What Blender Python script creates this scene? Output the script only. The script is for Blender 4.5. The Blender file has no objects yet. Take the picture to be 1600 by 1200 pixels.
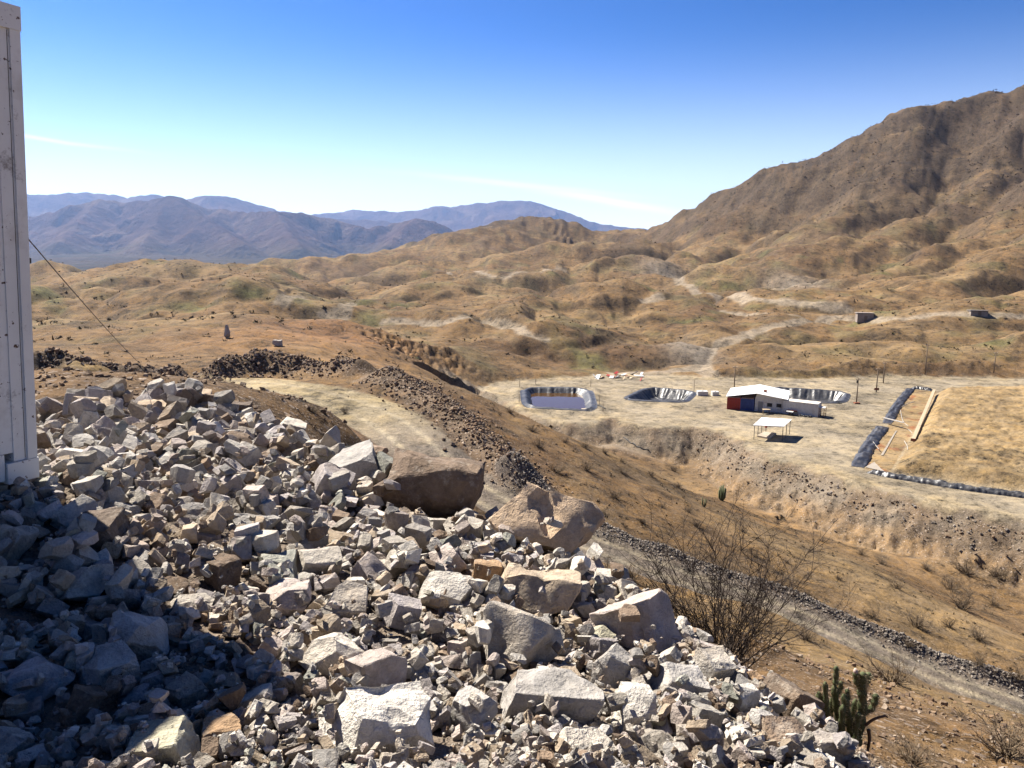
import bpy, bmesh, math, random
import numpy as np
from mathutils import Vector, Matrix, noise as mnoise

R = math.radians
random.seed(7); RNG = np.random.default_rng(7)
SC = bpy.context.scene
COL = SC.collection

# ------------------------------------------------------------------ camera
PITCH = R(10.2); FPX = 1208.0                    # focal length in pixels of the 1600 px wide photograph
cam_d = bpy.data.cameras.new('camera'); cam = bpy.data.objects.new('camera', cam_d); COL.objects.link(cam)
cam_d.sensor_width = 36; cam_d.lens = 36*FPX/1600; cam_d.clip_start = 0.05; cam_d.clip_end = 90000
cam.rotation_euler = (math.pi/2-PITCH, 0, 0)
SC.camera = cam

# ------------------------------------------------------------------ sky, sun, exposure
SUN_EL, SUN_AZ = R(48.5), R(-47)                   # azimuth measured from +Y (view) towards +X
w = bpy.data.worlds.new('World'); SC.world = w; w.use_nodes = True
nt = w.node_tree; nt.nodes.clear()
sky = nt.nodes.new('ShaderNodeTexSky'); sky.sky_type = 'NISHITA'; sky.sun_disc = False
sky.sun_elevation = SUN_EL; sky.sun_rotation = SUN_AZ
sky.altitude = 1500; sky.air_density = 1.0; sky.dust_density = 0.5; sky.ozone_density = 3.0
gam = nt.nodes.new('ShaderNodeGamma'); gam.inputs[1].default_value = 1.6
bg = nt.nodes.new('ShaderNodeBackground'); bg.inputs[1].default_value = 0.05; SKYK = 1.0
wo = nt.nodes.new('ShaderNodeOutputWorld')
hsv = nt.nodes.new('ShaderNodeHueSaturation'); hsv.inputs['Saturation'].default_value = 1.15; hsv.inputs['Value'].default_value = 0.32; hsv.inputs['Hue'].default_value = 0.505
nt.links.new(sky.outputs[0], gam.inputs[0]); nt.links.new(gam.outputs[0], hsv.inputs['Color'])
# a few thin cirrus wisps low in the sky
def wm(op, a, b=0.0):
    n = nt.nodes.new('ShaderNodeMath'); n.operation = op
    for i, v in enumerate((a, b)):
        if isinstance(v, (int, float)): n.inputs[i].default_value = v
        else: nt.links.new(v, n.inputs[i])
    return n.outputs[0]
tc = nt.nodes.new('ShaderNodeTexCoord'); sep = nt.nodes.new('ShaderNodeSeparateXYZ'); nt.links.new(tc.outputs['Generated'], sep.inputs[0])
azn = wm('ARCTAN2', sep.outputs[0], sep.outputs[1]); eln = sep.outputs[2]
ns = nt.nodes.new('ShaderNodeTexNoise'); ns.inputs['Scale'].default_value = 9; ns.inputs['Detail'].default_value = 4; nt.links.new(tc.outputs['Generated'], ns.inputs[0])
wisps = None
for az0, el0, half, tilt, thick, dens in ((.13, .052, .085, -.16, .0046, .6), (.02, .072, .12, -.10, .0035, .3), (-.53, .112, .07, -.10, .0022, .3), (1.3, .09, .12, -.1, .004, .7), (-1.6, .10, .14, .1, .004, .7)):
    da_ = wm('SUBTRACT', azn, az0); dv = wm('SUBTRACT', wm('SUBTRACT', eln, el0), wm('MULTIPLY', da_, tilt)); dv = wm('ADD', dv, wm('MULTIPLY', wm('SUBTRACT', ns.outputs[0], .5), .008))
    g1 = wm('EXPONENT', wm('MULTIPLY', wm('POWER', wm('ABSOLUTE', wm('DIVIDE', dv, thick)), 2.0), -1.0)); g2 = wm('EXPONENT', wm('MULTIPLY', wm('POWER', wm('ABSOLUTE', wm('DIVIDE', da_, half)), 2.0), -1.0))
    t_ = wm('MULTIPLY', wm('MULTIPLY', g1, g2), dens); wisps = t_ if wisps is None else wm('MAXIMUM', wisps, t_)
mix = nt.nodes.new('ShaderNodeMix'); mix.data_type = 'RGBA'; mix.inputs[7].default_value = (13, 13.2, 13.5, 1); nt.links.new(wisps, mix.inputs[0])
# the sky pales towards the horizon all the way round
veil = nt.nodes.new('ShaderNodeMapRange'); veil.inputs[1].default_value = 0.0; veil.inputs[2].default_value = 0.27; veil.inputs[3].default_value = 1.0; veil.inputs[4].default_value = 0.0
vpw = nt.nodes.new('ShaderNodeMath'); vpw.operation = 'POWER'; vpw.inputs[1].default_value = 2.1
vmul = nt.nodes.new('ShaderNodeMath'); vmul.operation = 'MULTIPLY'; vmul.inputs[1].default_value = 0.95
vmix = nt.nodes.new('ShaderNodeMix'); vmix.data_type = 'RGBA'; vmix.inputs[7].default_value = (11.2, 11.7, 12.3, 1)
nt.links.new(sep.outputs[2], veil.inputs[0]); nt.links.new(veil.outputs[0], vpw.inputs[0]); nt.links.new(vpw.outputs[0], vmul.inputs[0])
nt.links.new(vmul.outputs[0], vmix.inputs[0]); nt.links.new(hsv.outputs[0], vmix.inputs[6]); nt.links.new(vmix.outputs[2], mix.inputs[6])
nt.links.new(mix.outputs[2], bg.inputs[0]); nt.links.new(bg.outputs[0], wo.inputs[0])

sl = bpy.data.lights.new('sun', 'SUN'); sl.energy = 5.0; sl.angle = R(0.53); sl.color = (1.0, 0.93, 0.82)
sun = bpy.data.objects.new('sun', sl); COL.objects.link(sun)
sd = Vector((math.sin(SUN_AZ)*math.cos(SUN_EL), math.cos(SUN_AZ)*math.cos(SUN_EL), math.sin(SUN_EL)))
sun.rotation_euler = sd.to_track_quat('Z', 'Y').to_euler()
sun.location = sd*300
vs = SC.view_settings; vs.view_transform = 'Standard'; vs.look = 'None'; vs.exposure = 1.5; vs.gamma = 1.0; vs.use_curve_mapping = False
SC.cycles.use_denoising = True; SC.cycles.max_bounces = 5; SC.cycles.diffuse_bounces = 2; SC.cycles.volume_bounces = 0
SC.cycles.transparent_max_bounces = 6; SC.cycles.caustics_reflective = False; SC.cycles.caustics_refractive = False

# ------------------------------------------------------------------ projection helpers (photograph pixel + depth -> place)
CT, ST = math.cos(PITCH), math.sin(PITCH)
def ray(px, py):
    u, v = (px-800)/FPX, (600-py)/FPX
    return np.array([u, CT+v*ST, -ST+v*CT])
def at(px, py, Y):
    d = ray(px, py); return d*(Y/d[1])
def pz(px, py, z):
    d = ray(px, py); return d*(z/d[2])
def atz(px, Y, z):
    e = z/Y; v = (e*CT+ST)/(CT-e*ST); d = ray(px, 600-v*FPX); return d*(Y/d[1])
def proj(x, y, z):
    zc = y*CT-z*ST; yc = y*ST+z*CT
    return 800+FPX*x/zc, 600-FPX*yc/zc

# ------------------------------------------------------------------ noise
_perm = RNG.permutation(256); _perm = np.concatenate([_perm, _perm, _perm])
_ang = RNG.random(256)*2*np.pi; _gx, _gy = np.cos(_ang), np.sin(_ang)
def gnoise(x, y, s=0):
    x = np.asarray(x, float)+s*17.31; y = np.asarray(y, float)-s*9.77
    xi = np.floor(x).astype(np.int64); yi = np.floor(y).astype(np.int64)
    xf, yf = x-xi, y-yi
    u = xf*xf*xf*(xf*(xf*6-15)+10); v = yf*yf*yf*(yf*(yf*6-15)+10)
    a = _perm[xi & 255]; b = _perm[(xi+1) & 255]; y0 = yi & 255; y1 = (yi+1) & 255
    h00 = _perm[a+y0]; h10 = _perm[b+y0]; h01 = _perm[a+y1]; h11 = _perm[b+y1]
    n00 = _gx[h00]*xf+_gy[h00]*yf; n10 = _gx[h10]*(xf-1)+_gy[h10]*yf
    n01 = _gx[h01]*xf+_gy[h01]*(yf-1); n11 = _gx[h11]*(xf-1)+_gy[h11]*(yf-1)
    return 1.5*((n00*(1-u)+n10*u)*(1-v)+(n01*(1-u)+n11*u)*v)
def fbm(x, y, oct=4, s=0, gain=0.5):
    t = 0; a = 1.0; f = 1.0
    for k in range(oct):
        t = t+a*gnoise(x*f, y*f, s+k*3); a *= gain; f *= 2.03
    return t
def ridged(x, y, oct=3, s=0):
    t = 0; a = 1.0; f = 1.0
    for k in range(oct):
        t = t+a*(1-np.abs(gnoise(x*f, y*f, s+k*5))*1.6); a *= 0.5; f *= 2.1
    return t/1.75
def sstep(a, b, x):
    t = np.clip((x-a)/(b-a), 0, 1); return t*t*(3-2*t)
def smax(a, b, k): return 0.5*(a+b+np.sqrt((a-b)**2+k*k))
def smin(a, b, k): return 0.5*(a+b-np.sqrt((a-b)**2+k*k))

def poly_closest(x, y, P, reach=None):
    """distance to a 3D polyline in plan, the height of the line there and the arc length there"""
    P = np.asarray(P, float); best = np.full(x.shape, 1e18); z = np.zeros(x.shape); u = np.zeros(x.shape); acc = 0.0; sgn = np.ones(x.shape)
    for i in range(len(P)-1):
        ax, ay, az = P[i]; bx, by, bz = P[i+1]; dx, dy = bx-ax, by-ay; L2 = dx*dx+dy*dy; L = math.sqrt(L2)
        t = np.clip(((x-ax)*dx+(y-ay)*dy)/L2, 0, 1)
        d = (x-ax-t*dx)**2+(y-ay-t*dy)**2
        m = d < best
        best = np.where(m, d, best); z = np.where(m, az+t*(bz-az), z); u = np.where(m, acc+t*L, u)
        sgn = np.where(m, (dx*(y-ay)-dy*(x-ax))/(L*np.sqrt(d)+1e-6), sgn)
        acc += L
    return np.sqrt(best), z, u, sgn
def poly_soft(x, y, P, wd):
    """as poly_closest, but height and arc length change smoothly where two stretches are equally near"""
    P = np.asarray(P, float); dm = np.full(x.shape, 1e18); D = []
    for i in range(len(P)-1):
        ax, ay, az_ = P[i]; bx, by, bz = P[i+1]; dx, dy = bx-ax, by-ay; L2 = dx*dx+dy*dy
        t = np.clip(((x-ax)*dx+(y-ay)*dy)/L2, 0, 1); d = np.sqrt((x-ax-t*dx)**2+(y-ay-t*dy)**2); dm = np.minimum(dm, d); D.append((d, t))
    tau = .10*dm+.12*wd; ws = 0; z = 0; u = 0; sg = 0; acc = 0.0
    for i, (d, t) in enumerate(D):
        ax, ay, az_ = P[i]; bx, by, bz = P[i+1]; dx, dy = bx-ax, by-ay; Ls = math.hypot(dx, dy)
        w_ = np.exp(-(d-dm)/tau); ws = ws+w_; z = z+w_*(az_+t*(bz-az_)); u = u+w_*(acc+t*Ls); sg = sg+w_*(dx*(y-ay)-dy*(x-ax))/(Ls*(d+.3*wd)); acc += Ls
    return dm, z/ws, u/ws, sg/ws
def spline(P, n=6):
    P = [np.asarray(p, float) for p in P]; out = []
    Q = [2*P[0]-P[1]]+P+[2*P[-1]-P[-2]]
    for i in range(1, len(Q)-2):
        for k in range(n):
            t = k/n; a, b, c, d = Q[i-1], Q[i], Q[i+1], Q[i+2]
            out.append(0.5*((2*b)+(c-a)*t+(2*a-5*b+4*c-d)*t*t+(-a+3*b-3*c+d)*t**3))
    out.append(P[-1]); return np.array(out)
def inside(x, y, poly):
    """signed distance to a plan polygon, negative inside"""
    poly = np.asarray(poly, float)[:, :2]; n = len(poly); best = np.full(x.shape, 1e18); ins = np.zeros(x.shape, bool)
    for i in range(n):
        ax, ay = poly[i]; bx, by = poly[(i+1) % n]; dx, dy = bx-ax, by-ay
        t = np.clip(((x-ax)*dx+(y-ay)*dy)/(dx*dx+dy*dy+1e-12), 0, 1)
        best = np.minimum(best, (x-ax-t*dx)**2+(y-ay-t*dy)**2)
        c = ((ay > y) != (by > y)) & (x < (bx-ax)*(y-ay)/(by-ay+1e-12)+ax)
        ins ^= c
    d = np.sqrt(best); return np.where(ins, -d, d)

# ------------------------------------------------------------------ the lie of the land: control points
CTRL = [at(*p) for p in [
 # crest of the waste rock the camera stands on
 (0, 780, 4.1), (60, 748, 4.3), (0, 900, 3.3), (0, 1100, 2.35), (0, 1190, 2.05), (400, 1190, 2.12), (800, 1190, 2.25), (1200, 1190, 2.4), (1330, 1190, 2.7),
 (300, 800, 4.9), (600, 1000, 3.2), (600, 850, 4.8), (900, 1000, 3.5), (300, 708, 7.5), (550, 775, 6.6), (150, 664, 10), (370, 655, 11), (60, 630, 11.5),
 (480, 708, 9.6), (600, 742, 8.6), (740, 822, 6.4), (920, 890, 5.3), (1040, 985, 4.2), (1190, 1085, 3.4),
 # brown shoulder below it
 (340, 606, 17), (420, 622, 19), (500, 652, 20), (570, 688, 19),
 # slope down to the haul road on the right
 (1150, 1040, 9.7), (1150, 985, 22), (1150, 942, 44), (1320, 1165, 9), (1320, 1085, 22), (1320, 1028, 38), (1450, 1170, 10), (1450, 1100, 25), (1450, 1075, 41),
 (1600, 1190, 11), (1600, 1150, 25), (1600, 1122, 39),
 # the bench and the haul road
 (380, 600, 80), (470, 620, 73), (560, 645, 68), (640, 672, 63), (690, 710, 59), (740, 750, 56), (830, 805, 53), (960, 865, 50), (1100, 915, 48), (1250, 965, 46), (1447, 1050, 44), (1600, 1107, 42.5), (1750, 1160, 41),
 (60, 600, 68), (200, 600, 75), (300, 600, 80),
 # the spur beyond the road
 (690, 602, 86), (760, 628, 88), (850, 668, 88), (960, 712, 85), (1100, 790, 80), (1200, 830, 74), (1300, 868, 68), (1400, 908, 64), (1500, 955, 61),
 (1250, 905, 58), (1000, 800, 62), (900, 740, 68), (1400, 945, 56), (1500, 990, 53), (1600, 1030, 50),
 # ground behind the bench
 (620, 560, 150), (480, 545, 130), (400, 535, 125), (250, 545, 120), (60, 555, 115), (560, 522, 180), (720, 590, 150),
 # the valley and the rising ground behind the yard
 (850, 580, 205), (1000, 580, 210), (1100, 575, 215), (1200, 500, 300), (1350, 500, 300), (1500, 590, 195), (1600, 560, 230), (1100, 480, 380), (560, 480, 400),
]]+[atz(*p) for p in [
 (480, 14, -3.7), (600, 13, -4.3), (340, 36, -14), (460, 36, -14.4), (570, 37, -14.8), (740, 28, -16.8), (930, 31, -19.6), (1040, 30, -17.6),
 (740, 10, -4.7), (930, 9, -4.9), (1050, 8, -5.0), (740, 18, -11), (930, 18, -11.5), (1200, 5.2, -3.9), (1330, 4.5, -3.6), (1500, 4.5, -3.6), (1500, 2.6, -2.2), (1800, 3, -2.6), (1800, 11, -8.6), (1800, 25, -18), (1800, 40, -28.5),
 (60, 22, -6), (60, 40, -11), (200, 22, -5.5), (200, 40, -11.8), (-150, 12, -2.2), (-150, 40, -10), (-150, 70, -12.5), (-200, 4, -1.4),
 (0, 300, -36), (300, 330, -38), (500, 330, -37), (700, 400, -39), (900, 450, -40), (1700, 300, -26), (-200, 200, -26),
 (0, 600, -46), (300, 700, -50), (600, 700, -46), (900, 700, -38), (1200, 600, -30), (1600, 450, -15), (1900, 400, -15),
 (0, 1200, -66), (400, 1200, -60), (700, 1200, -42), (1000, 1200, -25), (1300, 1000, -5), (1700, 900, 0),
 (-100, 2200, -116), (400, 2200, -112), (800, 2200, -95), (1200, 2200, -60), (1700, 2200, -40), (-100, 3200, -121), (400, 3200, -121), (800, 3200, -119), (1200, 3200, -110), (1700, 3200, -100),
]]+[pz(*p) for p in [
 (860, 690, -34.5), (950, 702, -35.5), (1080, 742, -36.5), (1200, 800, -37), (1300, 840, -37), (1450, 900, -36.5), (1560, 960, -36), (1640, 990, -36.5), (1600, 910, -36.8), (1750, 950, -37),
 (800, 660, -33.5), (760, 615, -31), (1700, 840, -36), (1100, 640, -34), (1300, 660, -33), (1500, 640, -33), (1250, 590, -32),
]]
CTRL = np.array(CTRL)
def _q(x, y):
    r = np.sqrt(x*x+y*y); a = np.arctan2(x, y)
    a = 0.80*np.tanh(a/0.80*0.62)/math.tanh(0.62) if False else np.clip(a, -0.85, 0.85)
    return a, np.log(np.maximum(r, 1.7))
_ca, _cl = _q(CTRL[:, 0], CTRL[:, 1]); _ce = CTRL[:, 2]/np.sqrt(CTRL[:, 0]**2+CTRL[:, 1]**2)
def _tps(d2): return 0.5*d2*np.log(d2+1e-9)
_n = len(CTRL)
_K = _tps((_ca[:, None]-_ca)**2+(_cl[:, None]-_cl)**2)+np.eye(_n)*2e-3
_Pm = np.stack([np.ones(_n), _ca, _cl], 1)
_S = np.linalg.solve(np.block([[_K, _Pm], [_Pm.T, np.zeros((3, 3))]]), np.concatenate([_ce, np.zeros(3)]))
def base_h(x, y):
    sh = x.shape; x = x.ravel(); y = y.ravel(); a, l = _q(x, y); e = _S[_n]+_S[_n+1]*a+_S[_n+2]*l
    for i in range(_n): e = e+_S[i]*_tps((a-_ca[i])**2+(l-_cl[i])**2)
    return (e*np.maximum(np.sqrt(x*x+y*y), 1.7)).reshape(sh)

# ridges: crest line in the photograph with depth, side slope, rounding, gully wavelength, gully depth
RIDGES = [
 ([(-250, 300, 150), (-60, 492, 270), (100, 484, 262), (250, 470, 258), (370, 463, 262), (450, 478, 268), (520, 498, 262)][1:], .24, 20, 38, 5),
 ([(-60, 440, 540), (60, 438, 510), (150, 432, 465), (230, 422, 430), (300, 420, 415), (360, 433, 405), (430, 456, 395)], .34, 24, 60, 9),
 ([(60, 470, 360), (170, 452, 380), (240, 430, 405)], .25, 20, 40, 4),
 ([(380, 424, 800), (470, 414, 820), (560, 408, 850), (640, 396, 900), (700, 392, 900)], .28, 34, 90, 11),
 ([(560, 556, 190), (640, 526, 225), (720, 505, 250)], .16, 14, 30, 2),
 ([(770, 520, 262), (850, 486, 300), (920, 468, 318), (980, 466, 318), (1050, 482, 312), (1100, 505, 296), (1125, 530, 280)], .46, 22, 46, 6.0),
 ([(560, 470, 430), (650, 452, 460), (740, 436, 500), (830, 432, 520), (930, 420, 540), (1000, 414, 560)], .34, 22, 60, 9),
 ([(620, 430, 640), (720, 412, 680), (820, 404, 720), (900, 396, 740), (990, 388, 740)], .34, 26, 70, 11),
 ([(600, 400, 1000), (650, 388, 1000), (700, 372, 980), (745, 362, 960), (770, 366, 980), (800, 354, 1060), (840, 346, 1090), (880, 352, 1090), (930, 366, 1080), (985, 372, 1060)], .33, 34, 90, 16),
 ([(1010, 452, 470), (1060, 446, 455), (1120, 440, 450)], .34, 14, 40, 5), ([(1240, 398, 560), (1300, 392, 540), (1350, 402, 500)], .36, 14, 40, 6), ([(640, 462, 400), (720, 470, 375), (800, 478, 360)], .30, 16, 40, 5),
 # the mountain on the right
 ([(975, 374, 1020), (1060, 345, 960), (1130, 310, 920), (1190, 275, 890), (1238, 255, 870), (1268, 257, 865), (1300, 240, 860), (1350, 214, 850), (1420, 187, 845), (1480, 170, 840), (1540, 160, 835), (1592, 141, 830), (1680, 110, 830), (1900, 70, 850)], .60, 22, 105, 22),
 # its spurs
 ([(1430, 190, 835), (1400, 265, 730), (1340, 330, 640), (1250, 385, 560), (1170, 430, 500), (1110, 455, 465)], .50, 16, 60, 14),
 ([(1560, 160, 820), (1560, 270, 680), (1470, 340, 580), (1370, 378, 520), (1290, 384, 490), (1230, 420, 455), (1190, 448, 430)], .50, 14, 55, 12),
 ([(1700, 250, 600), (1600, 340, 520), (1480, 400, 450), (1380, 438, 405), (1270, 465, 380)], .48, 14, 45, 9),
 ([(1800, 330, 430), (1620, 392, 400), (1500, 436, 360), (1400, 466, 335), (1320, 484, 322)], .42, 14, 40, 6),
 ([(1150, 320, 880), (1140, 372, 760), (1090, 410, 660), (1040, 432, 590)], .48, 14, 60, 10),
 ([(1800, 440, 290), (1600, 478, 275), (1480, 500, 262), (1390, 520, 250)], .30, 16, 34, 3),
 ([(1760, 520, 215), (1600, 545, 212), (1480, 548, 215), (1390, 556, 220)], .30, 12, 26, 2),
]
RIDGES = [(spline([at(*p) for p in P], 3), s, wd, lam, amp) for P, s, wd, lam, amp in RIDGES]
def ridge_h(x, y, z):
    r = np.sqrt(x*x+y*y); flat = x.ravel()
    for k, (P, s, wd, lam, amp) in enumerate(RIDGES):
        zr = P[:, 2].max()-(-130); reach = min(zr/s+60, 1100)
        m = (x > P[:, 0].min()-reach) & (x < P[:, 0].max()+reach) & (y > P[:, 1].min()-reach) & (y < P[:, 1].max()+reach) & (r > 110)
        if not m.any(): continue
        X, Y = x[m], y[m]; wx = fbm(X/lam*.8, Y/lam*.8, 2, k)*lam*.25; wy = fbm(X/lam*.8, Y/lam*.8, 2, k+40)*lam*.25
        far_ = sstep(.5*wd, 4*wd, np.sqrt(((X[:, None]-P[::3, 0])**2+(Y[:, None]-P[::3, 1])**2).min(1)))
        d, zc, u, sg = poly_soft(X+wx*far_, Y+wy*far_, P, wd)
        g = 1-np.abs(gnoise(u/lam+k*7.3, sg*3+d/(lam*4)))*1.9
        g2 = 1-np.abs(gnoise(X/lam*2.1+k*3.1, Y/lam*2.1, 5))*1.9
        rg = min(amp*.18, 4.0); h = zc+rg*fbm(u/(lam*.35), u*0+k, 3, 44)-s*(np.sqrt(d*d+wd*wd)-wd)-amp*(0.7*np.clip(g, 0, 1)+0.3*np.clip(g2, 0, 1))*sstep(0.4*wd, 4*wd, d)
        z[m] = smax(z[m], h, .6+0.006*r[m])
    return z

# ------------------------------------------------------------------ roads, berms, the yard
YZ = -32.0
YARD = [pz(px, py, YZ) for px, py in [(1760, 862), (1600, 814), (1480, 791), (1380, 769), (1290, 742), (1200, 715), (1130, 676), (1080, 668), (1050, 670), (1020, 670), (985, 664), (955, 655),
        (932, 662), (880, 660), (830, 652), (800, 638), (775, 618), (745, 612), (765, 600), (830, 592), (900, 590), (960, 584), (1040, 586), (1100, 590), (1250, 592), (1400, 588), (1600, 592), (1760, 596)]]
ROAD = spline([at(*p) for p in [(250, 602, 84), (330, 598, 82), (400, 601, 80), (470, 612, 76), (560, 638, 70), (612, 664, 65), (664, 706, 59), (722, 752, 56), (815, 805, 53), (960, 862, 50), (1100, 913, 48), (1250, 963, 46), (1447, 1047, 44), (1600, 1105, 42.5), (1760, 1165, 41)]], 6)
def _roadw(u): return np.interp(u, [0, 12, 26, 34, 44, 60, 75], [3.0, 3.6, 4.0, 3.5, 2.9, 2.2, 1.8])
HROADS = []
BERMS = [  # line, height, half width, lumpiness
 (spline([at(*p) for p in [(60, 592, 66), (130, 592, 68), (230, 590, 72), (330, 588, 86), (400, 588, 92), (480, 585, 92), (560, 588, 88)]], 5), 2.0, 2.0, .5),
 (spline([at(*p) for p in [(600, 594, 84), (650, 618, 78), (700, 655, 72), (745, 695, 66), (790, 740, 61), (830, 775, 58)]], 5), 1.5, 2.2, .3),
 (spline([at(*p) for p in [(800, 760, 58.5), (880, 812, 55), (960, 842, 53), (1100, 888, 51), (1250, 935, 49), (1447, 1020, 46.5), (1600, 1078, 45), (1760, 1135, 43.5)]], 5), 0.95, 1.1, .25),
]
MOUNDS = [(at(135, 596, 64), 2.6, 3.0), (at(300, 600, 62), 1.3, 2.2), (at(215, 596, 56), 1.0, 2.6)]
CUTS = [(spline([at(640, 586, 150), at(690, 577, 158), at(765, 576, 166)], 5), 4.2, 9.0), (spline([at(790, 574, 214), at(850, 575, 216), at(910, 570, 222), at(960, 562, 232)], 5), .8, 6.0), (spline([at(520, 520, 165), at(560, 530, 158), at(600, 545, 150)], 5), .6, 8.0)]
# lined ponds: plan corners
POND1 = [pz(px, py, -31.4) for px, py in [(818, 604), (920, 605), (929, 640), (822, 634)]]
POND2 = [pz(px, py, -31.6) for px, py in [(1015, 603), (1088, 610), (1070, 627), (972, 622)]]
POND3 = [pz(px, py, -31.6) for px, py in [(1203, 603), (1326, 611), (1318, 628), (1170, 624)]]
HEAP = [pz(px, py, YZ) for px, py in [(1466, 612), (1432, 668), (1392, 738), (1480, 752), (1600, 770), (1780, 800), (1780, 612), (1600, 610)]]
TROUGH = [pz(px, py, YZ) for px, py in [(1418, 607), (1466, 612), (1432, 668), (1392, 738), (1350, 735)]]

def height(x, y, fine=True):
    x = np.asarray(x, float); y = np.asarray(y, float); r = np.sqrt(x*x+y*y)
    z = base_h(x, y); z = ridge_h(x, y, z)
    # natural relief, each wavelength only where it is not lost in the distance
    def add(lam, amp, s, lo, hi, kind=0, oct=2):
        nonlocal z
        m = (r > lo*0.6) & (r < hi*1.6)
        if not m.any(): return
        X, Y, rr = x[m], y[m], r[m]
        k = sstep(lo*0.6, lo, rr)*(1-sstep(hi, hi*1.6, rr))
        n = fbm(X/lam, Y/lam, oct, s) if kind == 0 else (0.75-ridged(X/lam+.35*gnoise(X/lam*1.7, Y/lam*1.7, 61), Y/lam+.35*gnoise(X/lam*1.7, Y/lam*1.7, 67), oct, s))
        z[m] += k*amp*n
    add(190, 9, 1, 330, 3500, 1, 3); add(80, 8.5, 2, 230, 3000, 1, 2); add(24, 1.3, 3, 105, 900, 0, 3)
    add(34, 2.0, 8, 240, 1600, 1, 3); add(15, .55, 10, 150, 620, 1, 2)
    mt_ = sstep(-5, 50, z)*(r > 420); z = z+mt_*(4.0*(.75-ridged(x/60, y/60, 4, 47))+1.3*fbm(x/11, y/11, 3, 48))
    add(6, .22, 4, 14, 260, 0, 3); add(1.6, .07, 5, 4, 90, 0, 3); add(.45, .03, 6, 0.1, 25, 0, 2)
    fz = sstep(2100, 3000, r); z = z*(1-fz)-121*fz
    # berms and spoil mounds
    for P, h, wd, lump in BERMS:
        m = (r > 36) & (r < 110)
        if m.any():
            d, zc, u, sg = poly_closest(x[m], y[m], P)
            k = 1+lump*fbm(x[m]/4.5, y[m]/4.5, 2, 21)
            z[m] += h*np.maximum(k, .25)*np.exp(-(d/wd)**2)
    for c, h, wd in MOUNDS:
        m = (r > 36) & (r < 110)
        if m.any():
            d = np.hypot(x[m]-c[0], y[m]-c[1]); z[m] += h*np.exp(-(d/wd)**2*.8)*(1+.2*fbm(x[m]/2, y[m]/2, 2, 33))
    for P, hh, wd in CUTS:
        m = (r > 120) & (r < 300) & (x > P[:, 0].min()-30) & (x < P[:, 0].max()+30) & (y > P[:, 1].min()-30) & (y < P[:, 1].max()+30)
        if m.any():
            d, zc, u, sg = poly_closest(x[m]+1.2*gnoise(x[m]/4, y[m]/4, 3), y[m]+1.2*gnoise(x[m]/4, y[m]/4, 7), P); ul = np.linalg.norm(np.diff(P[:, :2], axis=0), axis=1).sum()
            z[m] -= hh*sstep(-1.0, 1.0, -sg*d)*np.exp(-np.maximum(d, 0)/wd)*sstep(0, 6, u)*sstep(0, 6, ul-u)
    # haul road: levelled across
    m = (r > 34) & (r < 110)
    if m.any():
        d, zc, u, sg = poly_closest(x[m], y[m], ROAD); wdt = _roadw(u)
        k = 1-sstep(wdt*.85, wdt*1.45, d)
        rz = zc+0.05*fbm(x[m]/1.5, y[m]/1.5, 2, 9)-0.05*np.exp(-((d-wdt*.45)/.25)**2)
        z[m] = z[m]*(1-k)+rz*k
    for P, wd in HROADS:
        m = (r > 185) & (r < 900) & (x > P[:, 0].min()-20) & (x < P[:, 0].max()+20) & (y > P[:, 1].min()-20) & (y < P[:, 1].max()+20)
        if m.any():
            d, zc, u, sg = poly_closest(x[m], y[m], P)
            k = (1-sstep(wd, wd*3.2, d))*.0+np.exp(-(d/(wd*1.6))**2)*.35
            z[m] = z[m]-k*1.2
    # the yard: cut and filled level, with sides at the angle of repose
    m = (r > 60) & (r < 320)
    if m.any():
        X, Y = x[m], y[m]; sdv = inside(X, Y, YARD); dd = np.maximum(sdv+0.45*fbm(X/4, Y/4, 3, 14)*sstep(-1, 3, sdv), 0)
        rill = 1+.16*fbm(X/1.6, Y/1.6, 2, 15)
        yz = YZ+0.06*fbm(X/9, Y/9, 3, 16)+0.25*np.exp(-((sdv+1.0)/.9)**2)*(fbm(X/4, Y/4, 2, 18)*.6+.5)
        zz = np.clip(z[m], yz-0.66*dd*rill, yz+0.55*dd*rill)
        # heap of ore on the leach pad
        hd = -inside(X, Y, HEAP); lum = fbm(X/2.6, Y/1.3, 3, 17)
        zz = np.where(hd > 0, zz+np.minimum(1.5, .62*hd)*(1+.0*lum)+np.clip(hd/3, 0, 1)*(.30*lum+.12*fbm(X/.9, Y/.9, 2, 19)+.010*np.clip(hd, 0, 60)), zz)
        for c, PD in enumerate((POND1, POND2, POND3)):
            pd = inside(X, Y, PD)
            zz = zz+(0.42 if c == 0 else .1)*np.exp(-((pd-1.3)/1.1)**2)
            zz = np.where(pd < -.35, zz-np.minimum((-pd-.35)*1.5, 3.6), zz)
        z[m] = zz
    return z

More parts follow.
